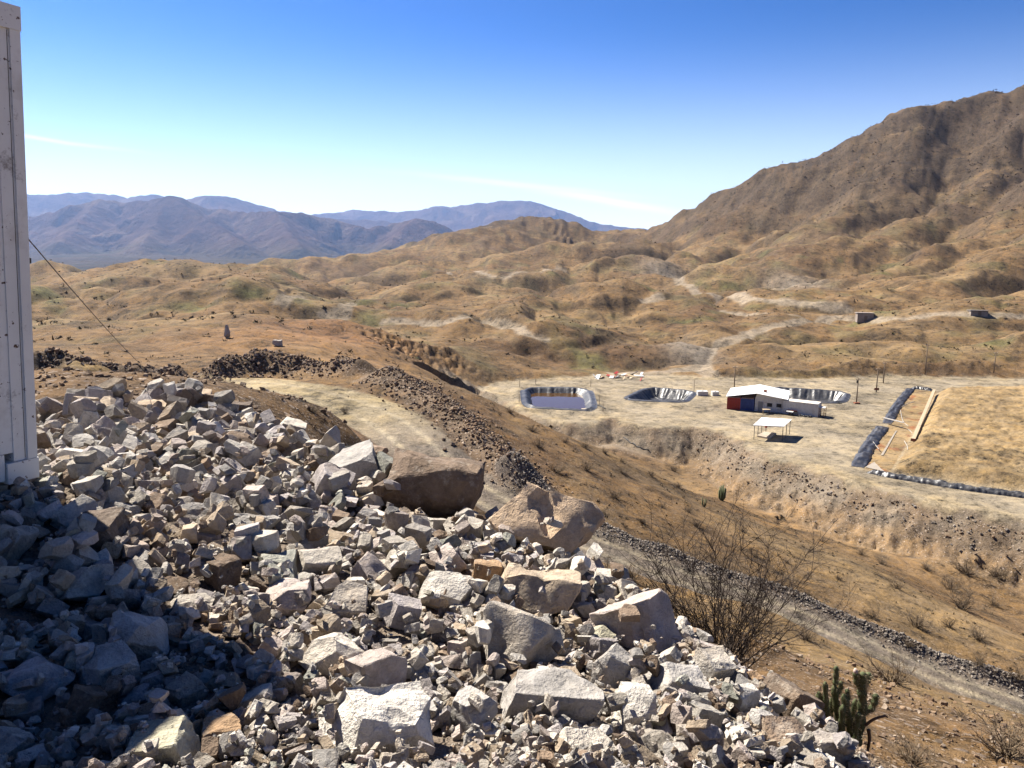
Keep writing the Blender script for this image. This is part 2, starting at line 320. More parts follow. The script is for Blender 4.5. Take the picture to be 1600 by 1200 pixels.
def hit(px, py, y0=1.2, y1=2500, n=900):
    """where the line of sight through a pixel meets the ground"""
    d = ray(px, py); Y = np.geomspace(y0, y1, n); X = d[0]/d[1]*Y; Z = d[2]/d[1]*Y; H = height(X, Y)
    k = np.argmax(Z < H)
    if not (Z < H).any(): return None
    if k == 0: return np.array([X[0], Y[0], H[0]])
    t = (Z[k-1]-H[k-1])/((Z[k-1]-H[k-1])-(Z[k]-H[k])+1e-12)
    yy = Y[k-1]+t*(Y[k]-Y[k-1]); xx = d[0]/d[1]*yy
    return np.array([xx, yy, float(height(np.array([xx]), np.array([yy]))[0])])
HROADS_PX = [([(1112, 588), (1100, 574), (1097, 562), (1104, 550), (1125, 538), (1150, 527), (1175, 518), (1200, 511), (1230, 505), (1260, 500), (1290, 497), (1340, 496)], 2.2), ([(1355, 497), (1400, 496), (1450, 492), (1500, 490), (1560, 491), (1605, 494)], 1.7),
 ([(1048, 426), (1062, 438), (1080, 448), (1100, 457), (1120, 463), (1160, 466), (1200, 468), (1240, 470), (1280, 474), (1320, 480)], 2.8), ([(1008, 470), (1030, 462), (1055, 454), (1078, 449)], 2.4), ([(508, 492), (525, 486), (540, 480), (548, 475)], 2.2), ([(440, 470), (470, 464), (500, 458), (540, 452), (600, 445), (660, 440)], 2.4),
 ([(600, 503), (650, 502), (700, 501), (760, 502)], 1.6), ([(770, 504), (800, 511), (825, 522), (850, 530)], 1.8), ([(1090, 572), (1040, 577), (990, 580), (960, 581)], 2.2), ([(1130, 485), (1190, 490), (1250, 492), (1310, 493)], 1.5), ([(700, 425), (760, 428), (820, 424), (880, 420)], 2.4)]
def clean(P):
    Q = [P[0]]
    for q in P[1:]:
        if q is not None and Q[-1] is not None and np.linalg.norm(q-Q[-1]) < .35*Q[-1][1]: Q.append(q)
    return Q
for pp, wd in HROADS_PX:
    P = clean([hit(px, py, 150, 1300, 700) for px, py in pp])
    if len(P) > 1: HROADS.append((spline(P, 5), wd))
def hz(x, y): return float(height(np.array([x]), np.array([y]))[0])

# ------------------------------------------------------------------ material helpers
def new_mat(name):
    m = bpy.data.materials.new(name); m.use_nodes = True; t = m.node_tree
    return m, t, t.nodes['Principled BSDF']
def N(t, kind, **kw):
    n = t.nodes.new(kind)
    for k, v in kw.items():
        if k.startswith('i_'): n.inputs[k[2:].replace('_', ' ')].default_value = v
        else: setattr(n, k, v)
    return n
def L(t, a, b): t.links.new(a, b)
def mixrgb(t, fac, a, b, mode='MIX'):
    n = t.nodes.new('ShaderNodeMix'); n.data_type = 'RGBA'; n.blend_type = mode
    for sock, v in ((n.inputs[0], fac), (n.inputs[6], a), (n.inputs[7], b)):
        if isinstance(v, (int, float)): sock.default_value = v
        elif isinstance(v, (tuple, list)): sock.default_value = (*v[:3], 1)
        else: t.links.new(v, sock)
    return n.outputs[2]
def ramp(t, src, p0, p1, c0=0.0, c1=1.0):
    n = t.nodes.new('ShaderNodeMapRange'); n.inputs[1].default_value = p0; n.inputs[2].default_value = p1
    n.inputs[3].default_value = c0; n.inputs[4].default_value = c1; t.links.new(src, n.inputs[0]); return n.outputs[0]
def tnoise(t, vec, scale, detail=4, rough=.55):
    n = t.nodes.new('ShaderNodeTexNoise'); n.inputs['Scale'].default_value = scale; n.inputs['Detail'].default_value = detail; n.inputs['Roughness'].default_value = rough
    t.links.new(vec, n.inputs['Vector']); return n.outputs[0]
def tvor(t, vec, scale, feature='F1', out='Distance'):
    n = t.nodes.new('ShaderNodeTexVoronoi'); n.feature = feature; n.inputs['Scale'].default_value = scale; t.links.new(vec, n.inputs['Vector']); return n.outputs[out]
def mathn(t, op, a, b=0.0, c=0.0):
    n = t.nodes.new('ShaderNodeMath'); n.operation = op
    for i, v in enumerate((a, b, c)):
        if isinstance(v, (int, float)): n.inputs[i].default_value = v
        else: t.links.new(v, n.inputs[i])
    return n.outputs[0]
def bump(t, bs, hgt, strength, dist):
    n = t.nodes.new('ShaderNodeBump'); n.inputs['Strength'].default_value = strength; n.inputs['Distance'].default_value = dist
    t.links.new(hgt, n.inputs['Height']); t.links.new(n.outputs[0], bs.inputs['Normal'])

def ground_material():
    m, t, bs = new_mat('dry_earth'); pos = N(t, 'ShaderNodeNewGeometry').outputs['Position']
    col = N(t, 'ShaderNodeVertexColor', layer_name='Col'); c = col.outputs['Color']
    st = N(t, 'ShaderNodeAttribute', attribute_name='stony').outputs['Fac']
    n1 = tnoise(t, pos, .06, 11, .78); n2 = tnoise(t, pos, .55, 8, .72); n3 = tnoise(t, pos, 5, 4, .65); n4 = tnoise(t, pos, 26, 3, .6)
    v = mathn(t, 'ADD', mathn(t, 'ADD', ramp(t, n1, .32, .68, -.50, .50), ramp(t, n2, .3, .7, -.34, .34)), mathn(t, 'ADD', ramp(t, n3, .3, .7, -.24, .24), ramp(t, n4, .3, .7, -.2, .2)))
    v = mathn(t, 'ADD', v, mathn(t, 'ADD', ramp(t, tnoise(t, pos, 1.0, 3, .7), .55, .63, 0, -.42), mathn(t, 'ADD', ramp(t, tnoise(t, pos, .28, 4, .7), .50, .60, .08, -.26), ramp(t, tnoise(t, pos, .09, 5, .7), .5, .60, .05, -.10))))
    hs = N(t, 'ShaderNodeHueSaturation'); L(t, c, hs.inputs['Color']); L(t, mathn(t, 'ADD', v, 1.0), hs.inputs['Value'])
    L(t, ramp(t, n2, .3, .7, .85, 1.15), hs.inputs['Saturation'])
    # loose stones: pale and dark chips
    vs_ = tvor(t, pos, 3.3, 'F1', 'Color'); vd = tvor(t, pos, 3.3)
    sepc = N(t, 'ShaderNodeSeparateColor'); L(t, vs_, sepc.inputs[0])
    chip = mathn(t, 'MULTIPLY', mathn(t, 'MULTIPLY', ramp(t, vd, .34, .26), ramp(t, sepc.outputs[0], .55, .6)), st)
    c2 = mixrgb(t, chip, hs.outputs[0], mixrgb(t, sepc.outputs[1], (.10, .075, .06), (.36, .29, .23)))
    vd2 = tvor(t, pos, 13); vs2 = tvor(t, pos, 13, 'F1', 'Color'); sep2 = N(t, 'ShaderNodeSeparateColor'); L(t, vs2, sep2.inputs[0])
    chip2 = mathn(t, 'MULTIPLY', mathn(t, 'MULTIPLY', ramp(t, vd2, .38, .3), ramp(t, sep2.outputs[0], .5, .55)), st)
    c3 = mixrgb(t, chip2, c2, mixrgb(t, sep2.outputs[1], (.09, .07, .055), (.38, .31, .25)))
    L(t, c3, bs.inputs['Base Color']); bs.inputs['Roughness'].default_value = .95; bs.inputs['Specular IOR Level'].default_value = .12
    hgt = mathn(t, 'ADD', mathn(t, 'ADD', mathn(t, 'MULTIPLY', n2, .42), mathn(t, 'MULTIPLY', n3, .07)), mathn(t, 'ADD', mathn(t, 'MULTIPLY', n4, .012), mathn(t, 'ADD', mathn(t, 'MULTIPLY', chip, .02), mathn(t, 'MULTIPLY', chip2, .012))))
    bump(t, bs, hgt, .9, 1.0)
    return m
GROUND = ground_material()
def far_material():
    m, t, bs = new_mat('mountain_scrub'); pos = N(t, 'ShaderNodeNewGeometry').outputs['Position']
    c = N(t, 'ShaderNodeVertexColor', layer_name='Col').outputs['Color']
    n1 = tnoise(t, pos, .0016, 6, .6); n2 = tnoise(t, pos, .02, 4, .7)
    hs = N(t, 'ShaderNodeHueSaturation'); L(t, c, hs.inputs['Color'])
    L(t, mathn(t, 'ADD', ramp(t, n1, .3, .7, .72, 1.28), ramp(t, n2, .3, .7, -.3, .3)), hs.inputs['Value'])
    L(t, hs.outputs[0], bs.inputs['Base Color']); bs.inputs['Roughness'].default_value = 1; bs.inputs['Specular IOR Level'].default_value = 0
    bump(t, bs, mathn(t, 'ADD', n2, mathn(t, 'MULTIPLY', tnoise(t, pos, .006, 4, .65), 3.0)), .8, 22)
    return m
FAR = far_material()

# ------------------------------------------------------------------ building the ground sheet
def grid_mesh(X, Y, Z, groups, mats, attrs):
    """a grid of vertices cut by face group into several objects; wrap-around in the first axis"""
    nu, nv = X.shape
    co = np.stack([X, Y, Z], -1).reshape(-1, 3)
    i = np.arange(nu)[:, None]; j = np.arange(nv-1)[None]
    a = i*nv+j; b = ((i+1) % nu)*nv+j
    F = np.stack([a, b, b+1, a+1], -1).reshape(-1, 4)
    P = co[F]; nrm = np.cross(P[:, 2]-P[:, 0], P[:, 3]-P[:, 1])
    vn = np.zeros_like(co)
    for k in range(4): np.add.at(vn, F[:, k], nrm)
    vn /= np.linalg.norm(vn, axis=1)[:, None]+1e-12
    vn[vn[:, 2] < 0] *= -1
    if nrm[:, 2].mean() < 0: F = F[:, ::-1]
    out = {}
    fg = groups.reshape(-1)[F].max(1)
    for g, (name, mat) in mats.items():
        f = F[fg == g]
        if len(f) == 0: continue
        used, inv = np.unique(f, return_inverse=True); f = inv.reshape(-1, 4)
        me = bpy.data.meshes.new(name)
        me.vertices.add(len(used)); me.vertices.foreach_set('co', co[used].astype(np.float32).ravel())
        me.loops.add(f.size); me.loops.foreach_set('vertex_index', f.astype(np.int32).ravel())
        me.polygons.add(len(f)); me.polygons.foreach_set('loop_start', np.arange(0, f.size, 4, dtype=np.int32))
        me.update(calc_edges=True)
        for an, (kind, arr) in attrs.items():
            at_ = me.attributes.new(an, kind, 'POINT')
            at_.data.foreach_set('color' if kind == 'FLOAT_COLOR' else 'value', arr.reshape(len(co), -1)[used].astype(np.float32).ravel())
        me.polygons.foreach_set('use_smooth', np.ones(len(f), bool))
        me.normals_split_custom_set_from_vertices(vn[used].tolist()) if len(mats) > 1 else None
        me.materials.append(mat)
        o = bpy.data.objects.new(name, me); COL.objects.link(o); o['kind'] = 'structure'; out[name] = o
    return out

az = np.concatenate([np.linspace(-R(41), R(41), 820), np.linspace(R(41), R(180+139), 60)[1:-1]])
rad = np.concatenate([np.geomspace(.25, 1.5, 8)[:-1], np.geomspace(1.5, 40, 140)[:-1], np.geomspace(40, 420, 400)[:-1], np.geomspace(420, 3200, 160)])
A, RR = np.meshgrid(az, rad, indexing='ij'); GX, GY = np.sin(A)*RR, np.cos(A)*RR
GZ = height(GX, GY)
# slope, for bare rock on steep ground
def mixc(c, m, col): return c*(1-m[..., None])+np.array(col)*m[..., None]
C = np.empty(GX.shape+(4,)); C[..., 3] = 1
hue = fbm(GX/45, GY/45, 4, 51); hue2 = fbm(GX/12, GY/12, 3, 52)
c = np.zeros(GX.shape+(3,))+np.array([.225, .138, .064])
c = mixc(c, sstep(.0, .8, hue), [.295, .20, .10]); c = mixc(c, sstep(.1, .9, -hue)*.9, [.150, .088, .046])
c = mixc(c, sstep(.1, .7, hue2)*.55, [.145, .105, .062]); c = mixc(c, sstep(.2, .8, fbm(GX/5, GY/5, 3, 56))*.35, [.31, .22, .12])
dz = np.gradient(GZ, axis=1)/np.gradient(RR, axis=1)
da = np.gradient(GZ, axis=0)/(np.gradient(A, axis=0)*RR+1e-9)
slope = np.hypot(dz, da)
# dark scrub on the mountain, green flushes in the draws
mtn = sstep(-6, 60, GZ)*sstep(300, 500, RR)
c = mixc(c, sstep(.15, .7, fbm(GX/22, GY/22, 4, 86))*sstep(110, 170, RR)*.5, [.15, .135, .062])
c = mixc(c, mtn*np.clip(.8+.75*fbm(GX/55, GY/55, 5, 53), 0, 1), [.088, .058, .033])
c = mixc(c, mtn*sstep(.05, .5, fbm(GX/9, GY/9, 4, 69)), [.06, .042, .027]); c = mixc(c, mtn*sstep(.2, .7, fbm(GX/14, GY/14, 4, 77))*.7, [.20, .135, .075])
c = mixc(c, sstep(300, 700, RR)*sstep(.15, .7, fbm(GX/70, GY/70, 4, 58))*.7, [.115, .076, .048])
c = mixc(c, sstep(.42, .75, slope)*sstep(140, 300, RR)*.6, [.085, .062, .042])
grn = sstep(.15, .8, fbm(GX/30, GY/30, 3, 54))*sstep(170, 230, RR)*(1-sstep(480, 800, RR))*(1-mtn)
c = mixc(c, grn*np.clip(.5+1.2*hue2, 0, 1)*.7, [.125, .135, .045])
stony = np.full(GX.shape, .35)
def zone(poly_px, z=None, soft=2.0):
    return poly_px
# foreground waste rock: gravelly fines between the stones
PILE_EDGE = [hit(px, py) for px, py in [(330, 645), (400, 668), (480, 710), (600, 745), (740, 825), (920, 893), (1045, 992), (1190, 1090), (1345, 1195)]]
PILE = [np.array([3.2, .8, 0]), np.array([2.2, -3, 0]), np.array([-9, -3, 0]), np.array([-8.2, 9.8, 0]), np.array([-5.6, 11.6, 0])]+PILE_EDGE
nearm = RR < 40
pd = np.full(GX.shape, 99.0); pd[nearm] = inside(GX[nearm], GY[nearm], PILE)
c = mixc(c, 1-sstep(-.3, .9, pd), [.27, .215, .165]); stony = np.where(pd < .6, .9, stony)
br = sstep(.5, 2, pd)*(RR < 36); c = mixc(c, br*.75*np.clip(.7+.6*hue2, 0, 1), [.215, .132, .066]); stony = np.where(br > .5, .7, stony)
# haul road
rm = (RR > 30) & (RR < 130); dR = np.full(GX.shape, 99.0); uR = np.zeros(GX.shape)
dR[rm], _, uR[rm], _ = poly_closest(GX[rm], GY[rm], ROAD); wR = _roadw(uR)
grey = sstep(26, 44, uR)
rk = 1-sstep(wR*.9, wR*1.2, dR+.5*fbm(GX/1.3, GY/1.3, 3, 55))
track = np.exp(-((dR-wR*.42)/.32)**2)*.85+.5*fbm(GX/2.5, GY/.8, 3, 57)*.4
yel = mixc(np.zeros_like(c)+np.array([.44, .36, .225]), np.clip(.5+.9*fbm(GX/6, GY/6, 3, 59), 0, 1), [.41, .325, .185])
roadc = mixc(yel, grey, [.225, .185, .145]); roadc = mixc(roadc, np.clip(track, 0, 1)*.75, [.54, .455, .31])
c = c*(1-rk[..., None])+roadc*rk[..., None]; stony = np.where(rk > .5, .15+.35*grey, stony)
for k, (P, h, wd, lump) in enumerate(BERMS):
    d = np.full(GX.shape, 99.0); d[rm] = poly_closest(GX[rm], GY[rm], P)[0]
    bk = (1-sstep(wd*.9, wd*1.7, d+.5*fbm(GX/1.5, GY/1.5, 2, 61)))*(1-rk)
    c = mixc(c, bk*.9, [(.135, .095, .065), (.21, .15, .10), (.16, .135, .115)][k]); stony = np.where(bk > .4, 1, stony)
for cc, h, wd in MOUNDS[:2]:
    c = mixc(c, np.exp(-(np.hypot(GX-cc[0], GY-cc[1])/wd)**2*1.2), [.34, .235, .105])
for (px, py, Y, wd) in [(690, 382, 985, 34), (655, 392, 1000, 26), (785, 358, 1040, 26), (760, 366, 985, 18), (880, 354, 1088, 26), (1245, 258, 868, 30), (745, 448, 490, 10), (800, 450, 500, 12)]:
    q = at(px, py, Y); c = mixc(c, np.exp(-(np.hypot(GX-q[0], (GY-q[1])*.6)/wd)**2)*np.clip(.6+1.3*fbm(GX/9, GY/9, 4, 87), 0, 1), [.055, .042, .032])
# orange digging behind the bench
for (px, py, Y, wd, cl) in [(420, 532, 132, 12, (.36, .20, .085)), (540, 520, 160, 16, (.30, .155, .07)), (600, 560, 130, 10, (.26, .155, .075)), (500, 545, 110, 12, (.31, .19, .09))]:
    q = at(px, py, Y); c = mixc(c, np.exp(-(np.hypot(GX-q[0], (GY-q[1])*.6)/wd)**2)*.8, cl)
# yard and its banks
ym = (RR > 55) & (RR < 330); sY = np.full(GX.shape, 999.0); sY[ym] = inside(GX[ym], GY[ym], YARD)
yk = 1-sstep(-.6, .8, sY+1.2*fbm(GX/4, GY/4, 3, 62))
yc = mixc(np.zeros_like(c)+np.array([.34, .285, .205]), np.clip(.5+.8*fbm(GX/9, GY/9, 4, 63), 0, 1), [.40, .325, .215])
lip = np.exp(-((sY+2.0)/1.4)**2)*np.clip(.4+fbm(GX/7, GY/7, 2, 64), 0, 1); yc = mixc(yc, lip*.7, [.47, .36, .20])
bank = (1-sstep(5, 11, sY))*(1-yk)*(GY < 172)
bc = mixc(np.zeros_like(c)+np.array([.285, .235, .175]), np.clip(.45+.9*fbm(GX/6, GY/6, 3, 65), 0, 1), [.225, .165, .11])
bc = mixc(bc, sstep(60, 68, GX-.12*GY+4*gnoise(GX/8, GY/8)), [.17, .10, .05])
c = c*(1-bank[..., None]*.9)+bc*bank[..., None]*.9; stony = np.where(bank > .3, .9, stony)
c = c*(1-yk[..., None])+yc*yk[..., None]; stony = np.where(yk > .5, .12, stony)
hp = np.full(GX.shape, 9.0); hp[ym] = -inside(GX[ym], GY[ym], HEAP)
hk = np.where(ym, sstep(-.3, .8, hp), 0)
hc = mixc(np.zeros_like(c)+np.array([.40, .29, .155]), np.clip(.5+.9*fbm(GX/5, GY/2.5, 4, 66), 0, 1), [.345, .235, .115])
c = c*(1-hk[..., None])+hc*hk[..., None]
tp = np.full(GX.shape, 9.0); tp[ym] = -inside(GX[ym], GY[ym], TROUGH); tk = np.where(ym, sstep(-.2, .3, tp), 0)*(1-hk)
tcx = mixc(np.zeros_like(c)+np.array([.36, .255, .135]), sstep(.25, .6, fbm(GX/3, GY/5, 3, 67))*.75, [.27, .10, .05])
c = c*(1-tk[..., None])+tcx*tk[..., None]
# pale gully floor below the yard, grey dirt at its mouth
gf = np.exp(-((GZ+36.2)/1.1)**2)*(sY > 3)*(RR < 160); c = mixc(c, gf*.55, [.37, .235, .115])
grp = np.zeros(GX.shape, int); grp[rk > .5] = 1; grp[yk > .5] = 2; grp[(hk > .5)] = 3
hm = np.zeros(GX.shape)
for P, wd in HROADS:
    m = (RR > 180) & (RR < 1000) & (GX > P[:, 0].min()-15) & (GX < P[:, 0].max()+15) & (GY > P[:, 1].min()-15) & (GY < P[:, 1].max()+15)
    if m.any():
        d = poly_closest(GX[m], GY[m], P)[0]; k = 1-sstep(wd*.8, wd*1.3, d+.2*wd*fbm(GX[m]/6, GY[m]/6, 2, 68)); hm[m] = np.maximum(hm[m], k)
hm *= (yk < .5); c = mixc(c, hm*.85, [.38, .31, .225]); grp[(hm > .5)] = 4
# grey waste tips beside the hill roads
for (px, py, Y, wd) in [(1045, 448, 520, 22), (1075, 566, 222, 9), (1240, 472, 400, 16)]:
    q = at(px, py, Y); c = mixc(c, np.exp(-(np.hypot(GX-q[0], (GY-q[1])*.5)/wd)**2*1.3)*.8, [.29, .25, .20])
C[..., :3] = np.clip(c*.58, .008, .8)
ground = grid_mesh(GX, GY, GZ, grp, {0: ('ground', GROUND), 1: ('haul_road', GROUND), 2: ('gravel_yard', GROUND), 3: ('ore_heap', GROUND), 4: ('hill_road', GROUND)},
                   {'Col': ('FLOAT_COLOR', C), 'stony': ('FLOAT', stony)})

# ------------------------------------------------------------------ plain and far ranges
def far_land():
    az2 = np.concatenate([np.linspace(-R(42), R(42), 720), np.linspace(R(42), R(318), 60)[1:-1]])
    r2 = np.concatenate([np.geomspace(3000, 4300, 36)[:-1], np.geomspace(4300, 9000, 190)[:-1], np.geomspace(9000, 16500, 80)])
    a2, R2 = np.meshgrid(az2, r2, indexing='ij'); x, y = np.sin(a2)*R2, np.cos(a2)*R2
    z = -122+6*fbm(x/900, y/900, 3, 70)*sstep(3400, 5000, R2); z0 = z.copy()
    def rng_(P, Y, s, wd, lam, amp, k):
        nonlocal z
        P = spline([at(px, py, Y+dy) for px, py, dy in P], 3)
        d0, zc0, u0, sg = poly_closest(x, y, P)
        f = sstep(40, 650, d0)
        wx = fbm(x/lam*.7, y/lam*.7, 3, 71+k)*lam*.30*f; wy = fbm(x/lam*.7, y/lam*.7, 3, 75+k)*lam*.30*f
        d, zc, u, sg = poly_closest(x+wx, y+wy, P)
        g = np.clip(1-np.abs(gnoise(u/lam+k*5, sg*4+d/(lam*3.2)))*2.0, 0, 1); g2 = np.clip(1-np.abs(gnoise(u/lam*2.4+k, sg*3+d/(lam*1.6), 4))*2.0, 0, 1); g3 = np.clip(1-np.abs(gnoise(x/lam*3.2, y/lam*3.2, 9))*2, 0, 1)
        dd = np.sqrt(d*d+wd*wd)-wd
        h = zc-(zc+122)*(1-np.exp(-dd*s/(zc+122)))-amp*(.6*g+.28*g2+.18*g3)*sstep(15, 500, d)*np.exp(-d/2300)
        h = h+(12*fbm(x/260, y/260, 3, 79)+34*(ridged(x/430, y/430, 4, 83)-.75))*sstep(30, 350, d)*np.exp(-d/2600)+20*fbm(u/170, u*0+k, 3, 84)*np.exp(-d/220)
        z = smax(z, h, 14)-3
    front = [(-400, 345, 0), (-150, 340, -300), (45, 333, 0), (100, 321, -200), (155, 308, 0), (205, 312, 100), (265, 303, -200), (300, 313, 0), (350, 325, 100), (420, 326, -300), (470, 329, -100), (530, 342, 100), (572, 352, 0), (610, 346, 300), (650, 338, 100), (690, 348, 300), (725, 366, 600), (800, 380, 900)]
    rng_(front, 6800, .70, 30, 400, 280, 0)
    for sp in ([(265, 304, -200), (245, 340, -700), (225, 372, -1400)], [(155, 309, 0), (120, 345, -700), (90, 378, -1400)], [(265, 304, -200), (330, 345, -800), (380, 378, -1400)], [(430, 327, -300), (450, 360, -900), (470, 384, -1500)], [(650, 339, 100), (620, 366, -500), (600, 388, -1100)], [(350, 325, 100), (300, 360, -1000)]):
        rng_(sp, 6800, .60, 24, 260, 110, 2)
    rng_([(-300, 320, 0), (45, 304, 0), (150, 300, 300), (200, 309, 0), (235, 302, 0), (290, 312, 0), (330, 303, -500), (400, 318, 0), (440, 329, 300), (500, 338, 0), (600, 345, 0)], 10500, .40, 60, 620, 110, 3)
    rng_([(440, 340, 0), (510, 333, 0), (560, 328, 200), (640, 330, 0), (690, 321, -300), (700, 324, 0), (760, 316, 0), (810, 313, 0), (860, 322, 300), (920, 345, 0), (960, 352, 0), (1010, 357, 300), (1100, 360, 0), (1400, 350, 0), (1800, 340, 0)], 13500, .34, 80, 850, 160, 5)
    z = z-40*(1-sstep(3000, 3190, R2))
    cc = np.zeros(x.shape+(3,))+np.array([.17, .135, .085]); up = sstep(20, 200, z-z0)
    cc = mixc(cc, up, [.19, .125, .105]); cc = mixc(cc, up*sstep(0, .7, fbm(x/400, y/400, 4, 81))*.8, [.29, .215, .17]); cc = mixc(cc, up*sstep(.1, .7, fbm(x/300, y/300, 4, 85))*.7, [.11, .07, .062])
    cc = mixc(cc, (1-up)*sstep(.0, .6, fbm(x/700, y/250, 4, 82))*.8, [.12, .115, .07])
    g = np.zeros(x.shape, int); g[(z-z0 > 25) & (R2 < 8600)] = 1; g[(z-z0 > 25) & (R2 >= 8600)] = 2
    C2 = np.ones(x.shape+(4,)); C2[..., :3] = np.clip(cc*.36, .008, .8)
    grid_mesh(x, y, z, g, {0: ('plain', FAR), 1: ('mountain_range', FAR), 2: ('far_mountain_range', FAR)}, {'Col': ('FLOAT_COLOR', C2)})
far_land()

# air: one closed box of thin haze round everything
hb = bpy.data.meshes.new('haze'); bm = bmesh.new(); bmesh.ops.create_cube(bm, size=1); bm.to_mesh(hb); bm.free()
haze = bpy.data.objects.new('haze', hb); COL.objects.link(haze); haze.scale = (34000, 34100, 1110); haze.location = (0, 50, 380); haze['kind'] = 'stuff'
haze['label'] = 'thin blue haze between the hills and far mountains'
hmat = bpy.data.materials.new('haze_air'); hmat.use_nodes = True; ht = hmat.node_tree; ht.nodes.clear()
pv = ht.nodes.new('ShaderNodeVolumePrincipled'); pv.inputs['Color'].default_value = (.36, .55, 1.0, 1); pv.inputs['Density'].default_value = 3.8e-5; pv.inputs['Anisotropy'].default_value = .4
ho = ht.nodes.new('ShaderNodeOutputMaterial'); ht.links.new(pv.outputs[0], ho.inputs['Volume']); hb.materials.append(hmat)
#@@OBJECTS
# ------------------------------------------------------------------ mesh helpers
class MB:
    def __init__(self): self.v = []; self.f = []
    def box(self, lo, hi, M=None):
        n = len(self.v); (a, b, c), (d, e, f) = lo, hi
        vs = [(a, b, c), (d, b, c), (d, e, c), (a, e, c), (a, b, f), (d, b, f), (d, e, f), (a, e, f)]
        if M is not None: vs = [tuple(M @ Vector(q)) for q in vs]
        self.v += vs; self.f += [tuple(n+i for i in q) for q in ((0, 3, 2, 1), (4, 5, 6, 7), (0, 1, 5, 4), (1, 2, 6, 5), (2, 3, 7, 6), (3, 0, 4, 7))]; return self
    def prism(self, pts, dz):
        """closed slab: plan polygon with its own heights, thickness dz downwards"""
        n = len(self.v); k = len(pts)
        self.v += [tuple(q) for q in pts]+[(q[0], q[1], q[2]-dz) for q in pts]
        self.f += [tuple(range(n, n+k)), tuple(range(n+2*k-1, n+k-1, -1))]+[(n+i, n+k+i, n+k+(i+1) % k, n+(i+1) % k) for i in range(k)]; return self
    def tube(self, pts, rad, sides=5, cap=True, rib=0.0):
        pts = [Vector(q) for q in pts]; n0 = len(self.v)
        if not hasattr(rad, '__len__'): rad = [rad]*len(pts)
        ref = Vector((0.31, 0.17, 0.93)).normalized()
        for i, q in enumerate(pts):
            d = (pts[min(i+1, len(pts)-1)]-pts[max(i-1, 0)]).normalized()
            a = d.cross(ref); a = a.normalized() if a.length > 1e-3 else d.orthogonal().normalized(); b = d.cross(a)
            for k in range(sides):
                t = 2*math.pi*k/sides; rr = rad[i]*(1+(rib if k % 2 else -rib)); self.v.append(tuple(q+a*(rr*math.cos(t))+b*(rr*math.sin(t))))
        for i in range(len(pts)-1):
            for k in range(sides):
                a0 = n0+i*sides+k; a1 = n0+i*sides+(k+1) % sides; self.f.append((a0, a1, a1+sides, a0+sides))
        if cap:
            self.f.append(tuple(range(n0+sides-1, n0-1, -1))); e = n0+(len(pts)-1)*sides; self.f.append(tuple(range(e, e+sides)))
        return self
    def build(self, name, mat, parent=None, smooth=False, loc=None):
        me = bpy.data.meshes.new(name); vs = self.v
        if loc is not None: vs = [(q[0]-loc[0], q[1]-loc[1], q[2]-loc[2]) for q in vs]
        me.from_pydata(vs, [], self.f); me.update()
        if smooth: me.polygons.foreach_set('use_smooth', [True]*len(me.polygons))
        if mat: me.materials.append(mat)
        o = bpy.data.objects.new(name, me); COL.objects.link(o)
        if loc is not None: o.location = loc
        if parent is not None: o.parent = parent
        return o
def tag(o, label, cat=None, group=None, kind=None):
    o['label'] = label
    if cat: o['category'] = cat
    if group: o['group'] = group
    if kind: o['kind'] = kind
    return o
def thing(name, loc, label, cat, group=None, M=None):
    o = bpy.data.objects.new(name, None); COL.objects.link(o); o.empty_display_size = .2
    if M is not None: o.matrix_world = M
    else: o.location = loc
    return tag(o, label, cat, group)
def frame(origin, xdir, up=(0, 0, 1)):
    z = Vector(up).normalized(); x = Vector((xdir[0], xdir[1], 0)); x = (x-z*x.dot(z)).normalized(); y = z.cross(x)
    M = Matrix((x, y, z)).transposed().to_4x4(); M.translation = Vector(origin); return M
def copy_thing(o, loc, rotz, scale, label=None):
    c = o.copy(); COL.objects.link(c); c.location = loc; c.rotation_euler = (0, 0, rotz); c.scale = scale if hasattr(scale, '__len__') else (scale,)*3
    if label: c['label'] = label
    for ch in o.children:
        d = ch.copy(); COL.objects.link(d); d.parent = c
    return c
def raw_mesh(name, V, F, mat, col=None, smooth=False):
    """one joined mesh from numpy arrays, triangles, optional colour for each vertex"""
    me = bpy.data.meshes.new(name); me.vertices.add(len(V)); me.vertices.foreach_set('co', V.astype(np.float32).ravel())
    k = F.shape[1]; me.loops.add(F.size); me.loops.foreach_set('vertex_index', F.astype(np.int32).ravel())
    me.polygons.add(len(F)); me.polygons.foreach_set('loop_start', np.arange(0, F.size, k, dtype=np.int32)); me.update(calc_edges=True)
    if col is not None:
        a = me.attributes.new('Col', 'FLOAT_COLOR', 'POINT'); a.data.foreach_set('color', np.concatenate([col, np.ones((len(col), 1))], 1).astype(np.float32).ravel())
    me.polygons.foreach_set('use_smooth', np.full(len(F), smooth)); me.materials.append(mat)
    o = bpy.data.objects.new(name, me); COL.objects.link(o); return o

